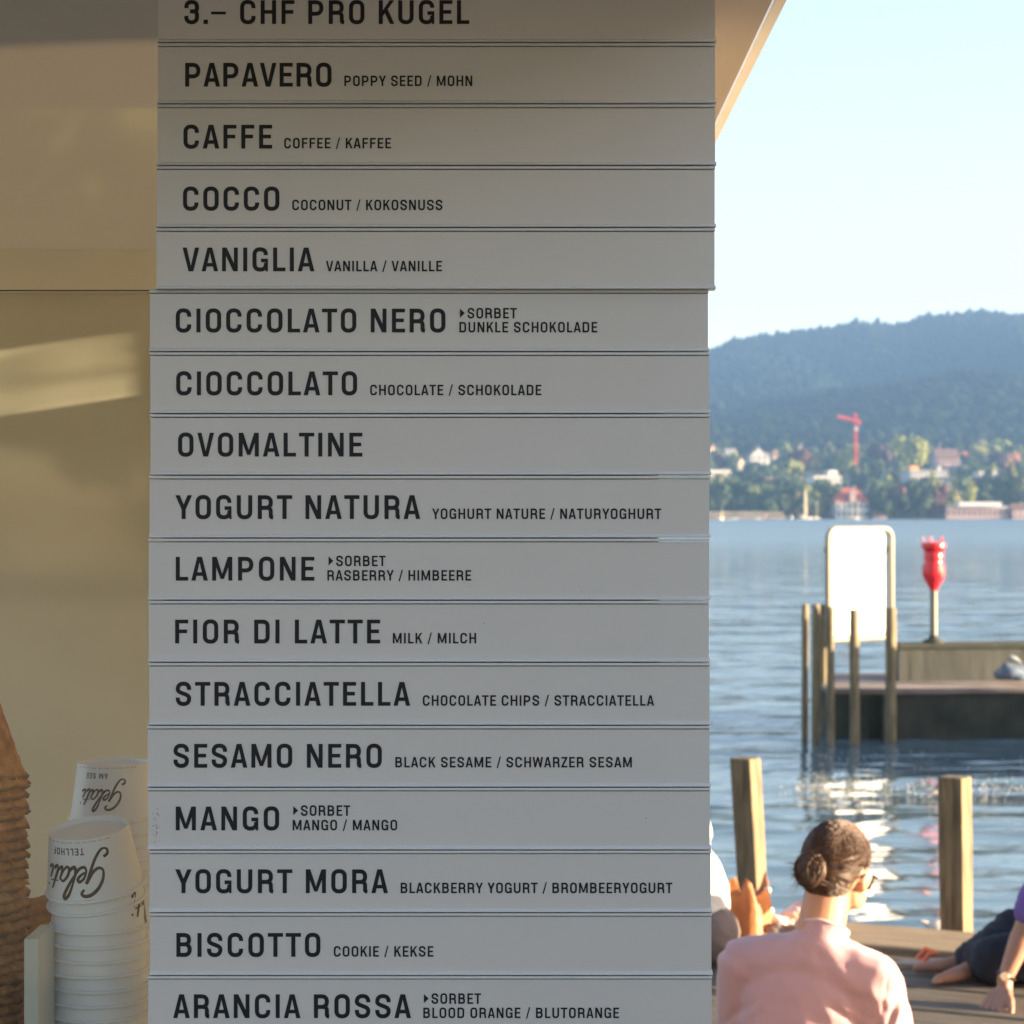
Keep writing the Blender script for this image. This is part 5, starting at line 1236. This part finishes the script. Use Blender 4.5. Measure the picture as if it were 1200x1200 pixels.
b = MB(); lattice(b, (0, 0, zt_), (5.5*s_, 0, zt_-.2), .8, 5, .3); b.box(3.2*s_, 5.8*s_, -1.2, 1.2, zt_-2.8, zt_+.3); b.build('counter_jib', M_CR, cr)
b = MB(); lattice(b, (0, 0, zt_), (-.8*s_, 0, zt_+8.5), .5, 5, .3); b.tube([(-.8*s_, 0, zt_+8.5), (-14*s_, 0, zt_+4.2)], .15, 4); b.tube([(-.8*s_, 0, zt_+8.5), (5*s_, 0, zt_+.5)], .15, 4); b.build('apex_frame', M_CR, cr)
b = MB(); b.box(-1.6, 1.6, -2.6, -1.2, zt_-9, zt_-5.5); b.build('cab', M_HW, cr)
# ---- boats
M_HULL = mat('boat_white', (.75, .72, .62), rough=.35); M_MAST = mat('mast_cream', (.70, .58, .36), rough=.5)
def boat(px, L, Y, mh, lab, furl=True, yaw=0, name='sailing_boat', group=None, mw=.14, cabin=True):
    root = empty(name, ((px-600)*Y/F, Y, 0), rz=yaw, label=lab, cat='boat', group=group); n = 10; v = []; f = []
    hh = L*.12
    for i in range(n+1):
        t = i/n*2-1; w_ = L*.16*(1-abs(t)**2.6)**.6 if abs(t) < 1 else .02; x = t*L/2; sh_ = hh*(1+.25*t*t)
        v += [(x, -w_, sh_), (x*.92, -w_*.6, .05), (x*.9, 0, -.25), (x*.92, w_*.6, .05), (x, w_, sh_)]
    for i in range(n):
        for k in range(4): f.append((i*5+k, (i+1)*5+k, (i+1)*5+k+1, i*5+k+1))
        f.append((i*5, i*5+4, (i+1)*5+4, (i+1)*5))
    f += [(0, 1, 2, 3, 4), tuple(n*5+k for k in (4, 3, 2, 1, 0))]
    mesh_obj('hull', v, f, M_HULL, root)
    if cabin: b = MB(); b.prism([(-L*.2, hh+.02), (L*.15, hh+.02), (L*.10, hh*1.9), (-L*.17, hh*1.9)], -L*.08, L*.08, axis='y'); b.build('cabin', M_HULL, root)
    if mh:
        b = MB(); b.lathe([(mw, hh), (mw*.6, mh)], 8, Matrix.Translation((L*.05, 0, 0))); b.build('mast', M_MAST, root)
        b = MB(); b.tube([(L*.04, 0, hh*2.1), (-L*.4, 0, hh*2.15)], mw*.7, 6); b.build('boom', M_MAST, root)
        if furl: b = MB(); b.tube([(L*.01, 0, hh*2.6), (0, 0, mh*.93)], [mw*2.6, mw*1.2], 7); b.build('furled_sail', M_MAST, root)
        b = MB(); b.tube([(L*.05, 0, mh*.97), (L*.48, 0, hh*1.2)], .05, 4); b.tube([(L*.05, 0, mh*.97), (-L*.48, 0, hh*1.2)], .05, 4); b.build('stay_wire', M_MAST, root)
    return root
GB = 'boats moored off the far shore'
q = 1330/F
boat(943.5, 18*q, 1330, 36*q, 'cream sailing boat with the tallest mast, left of the red-roofed villa', yaw=R(8), group=GB, mw=.42)
boat(998, 15*q, 1330, 27*q, 'white sailing boat before the red-roofed villa', furl=False, yaw=R(-6), group=GB, mw=.22)
boat(1005.5, 9*q, 1420, 24*q, 'small sailing boat just right of the white one, before the red-roofed villa', furl=False, yaw=R(10), group=GB, mw=.30)
boat(957, 10*q, 1430, 24*q, 'small pale sailing boat with a short mast right of the cream one', furl=False, yaw=R(20), group=GB, mw=.22)
boat(846, 9*q, 1180, 11*q, 'small white dinghy, left of two close to the menu edge', furl=False, yaw=R(30), group=GB, mw=.3, name='dinghy')
boat(853.5, 8*q, 1150, 0, 'small white dinghy without a mast close to the menu edge', yaw=R(-20), group=GB, name='dinghy')
boat(861, 9*q, 1380, 0, 'low white motorboat beside the bathing pier', yaw=R(10), group=GB, name='motorboat')
boat(888, 9*q, 1400, 0, 'low white motorboat right of the bathing pier', yaw=R(5), group=GB, name='motorboat')
# bathing pier with a railing of posts, and a houseboat-like bathing hut
YP = 1440.; s_ = YP/F
pier = empty('bathing_pier', ((860-600)*s_, YP, 0), label='low pale bathing pier with a row of railing posts on the far shore', cat='pier')
b = MB(); b.box(-34*s_, 36*s_, 0, 4, .6, 1.3); b.build('walkway', M_HC, pier)
for i in range(21):
    b = MB(); b.box(-33*s_+i*3.45*s_, -33*s_+i*3.45*s_+.8, -.3, .2, -1, 4.4); b.build('railing_post', M_HC, pier)
b = MB(); b.box(-34*s_, 36*s_, -.35, .25, 4.405, 5.1); b.build('handrail', M_HC, pier)
hut = empty('bathing_hut', ((906-600)*s_, YP, 0), label='tan flat-roofed bathing hut at the right end of the pier', cat='hut')
b = MB(); b.box(-9*s_, 11*s_, 0, 8, .4, 4.2); b.build('wall', mat('tan_boards', (.55, .40, .26), rough=.8), hut)
b = MB(); b.box(-10*s_, 12*s_, -.6, 8.6, 4.205, 4.9); b.build('roof', M_HC, hut)
for i in range(6): b = MB(); b.box((-7+3*i)*s_, (-5.6+3*i)*s_, -.06, .1, 1.4, 3.4); b.build('window', M_WIN, hut)
for px, lab in ((927.5, 'small white mooring buoy left of the cream sailing boat'),):
    b = MB(); b.lathe([(.5, -.3), (1.1, .4), (1.0, 1.2), (.3, 1.9), (.2, 3.2)], 10); o = b.build('mooring_buoy', M_HULL, smooth=True); o.location = ((px-600)*1350/F, 1350, 0); tag(o, lab, 'buoy')
# small bird afloat by the right post
bd = P(1100, 1094, 12.73); bd.z = 0
dk = from_mesh('body', fuse([('e', (0, 0, .04), (.085, .045, .045)), ('c', (.06, 0, .06), (.085, 0, .13), .02, .017), ('e', (.095, 0, .14), (.026, .019, .02)), ('c', (-.06, 0, .055), (-.11, 0, .08), .022, .008)], .006, 2), mat('pale_feathers', (.55, .47, .42), rough=.9))
dk.name = 'duck'; dk.location = bd; tag(dk, 'small pale duck afloat at the foot of the right timber post', 'duck')

# ================================================================== outside the frame: quay trees to reflect, booth and boat added to shade
bo = empty('added_shade_booth', (5.2, -1.0, DECK), label='brown timber booth added out of frame to shade the menu slats', cat='booth')  # unseen booth, added to keep the sun off the menu slats
M_BT = mat('brown_boarding', (.16, .10, .06), rough=.85, var=.2, vs=3, stretch=(8, 8, .4))
b = MB(); b.box(-.45, .45, -3.2, 2.2, -.02, 3.3); b.build('wall', M_BT, bo)
b = MB(); b.prism([(-.55, 3.302), (.55, 3.302), (0, 3.6)], -3.4, 2.2, axis='y'); b.build('roof', M_RB, bo)
b = MB(); b.box(-.5, -.46, -.5, .5, 0, 2.05); b.build('door', M_CREAM, bo)
for yy in (-2.3, .9): b = MB(); b.box(-.49, -.452, yy, yy+1.1, 1, 2.1); b.build('window', M_WIN, bo)
for (x, y, hgt, wid, cn) in ((-26, -50, 14, 16, 'mid green'), (-10, -54, 15, 16, 'yellow-green'), (5, -52, 13, 15, 'olive'), (20, -48, 14, 16, 'mid green')):
    root = empty('plane_tree', (x, y, DECK-.02), rz=x, label=f'{cn} plane tree on the quay behind the viewer', cat='tree', group='plane trees on the quay')
    c = link(bpy.data.objects.new('crown', CM[(cn, 'round', 0)])); c.parent = root; c.scale = (wid, wid, hgt)
    t = link(bpy.data.objects.new('trunk', TR)); t.parent = root; t.scale = (wid*.9, wid*.9, hgt)

mv = empty('added_shade_boat', (9.6, 20.8, 0), label='white boat added out of frame to shade the mooring piles', cat='boat')  # unseen boat, added to shade the lower piles and mole face
b = MB(); b.prism([(0, -1.3), (15, -1.3), (18, 0), (15, 1.5), (0, 1.5)], -.4, 1.05, axis='z'); b.build('hull', M_HULL, mv)
b = MB(); b.box(.3, 12, -1.1, 1.35, 1.052, 1.9); b.build('cabin', M_HULL, mv)
b = MB(); b.box(0, 12.6, -1.25, 1.5, 1.902, 1.98); b.build('roof', M_HULL, mv)
for i in range(8): b = MB(); b.box(.8+1.4*i, 1.8+1.4*i, -1.13, -1.101, 1.25, 1.7); b.build('window', M_WIN, mv)

# ================================================================== haze
hm = bpy.data.materials.new('haze_air'); hm.use_nodes = True; nt = hm.node_tree
nt.nodes.remove(nt.nodes['Principled BSDF']); pv = nt.nodes.new('ShaderNodeVolumePrincipled')
pv.inputs['Color'].default_value = (.205, .39, .74, 1); pv.inputs['Density'].default_value = 0.00016; pv.inputs['Anisotropy'].default_value = 0.0
nt.links.new(pv.outputs[0], nt.nodes['Material Output'].inputs['Volume'])
b = MB(); b.box(-3200, 4400, -110, 5700, -8.2, 640); hz_ = b.build('haze', hm); tag(hz_, kind='stuff')
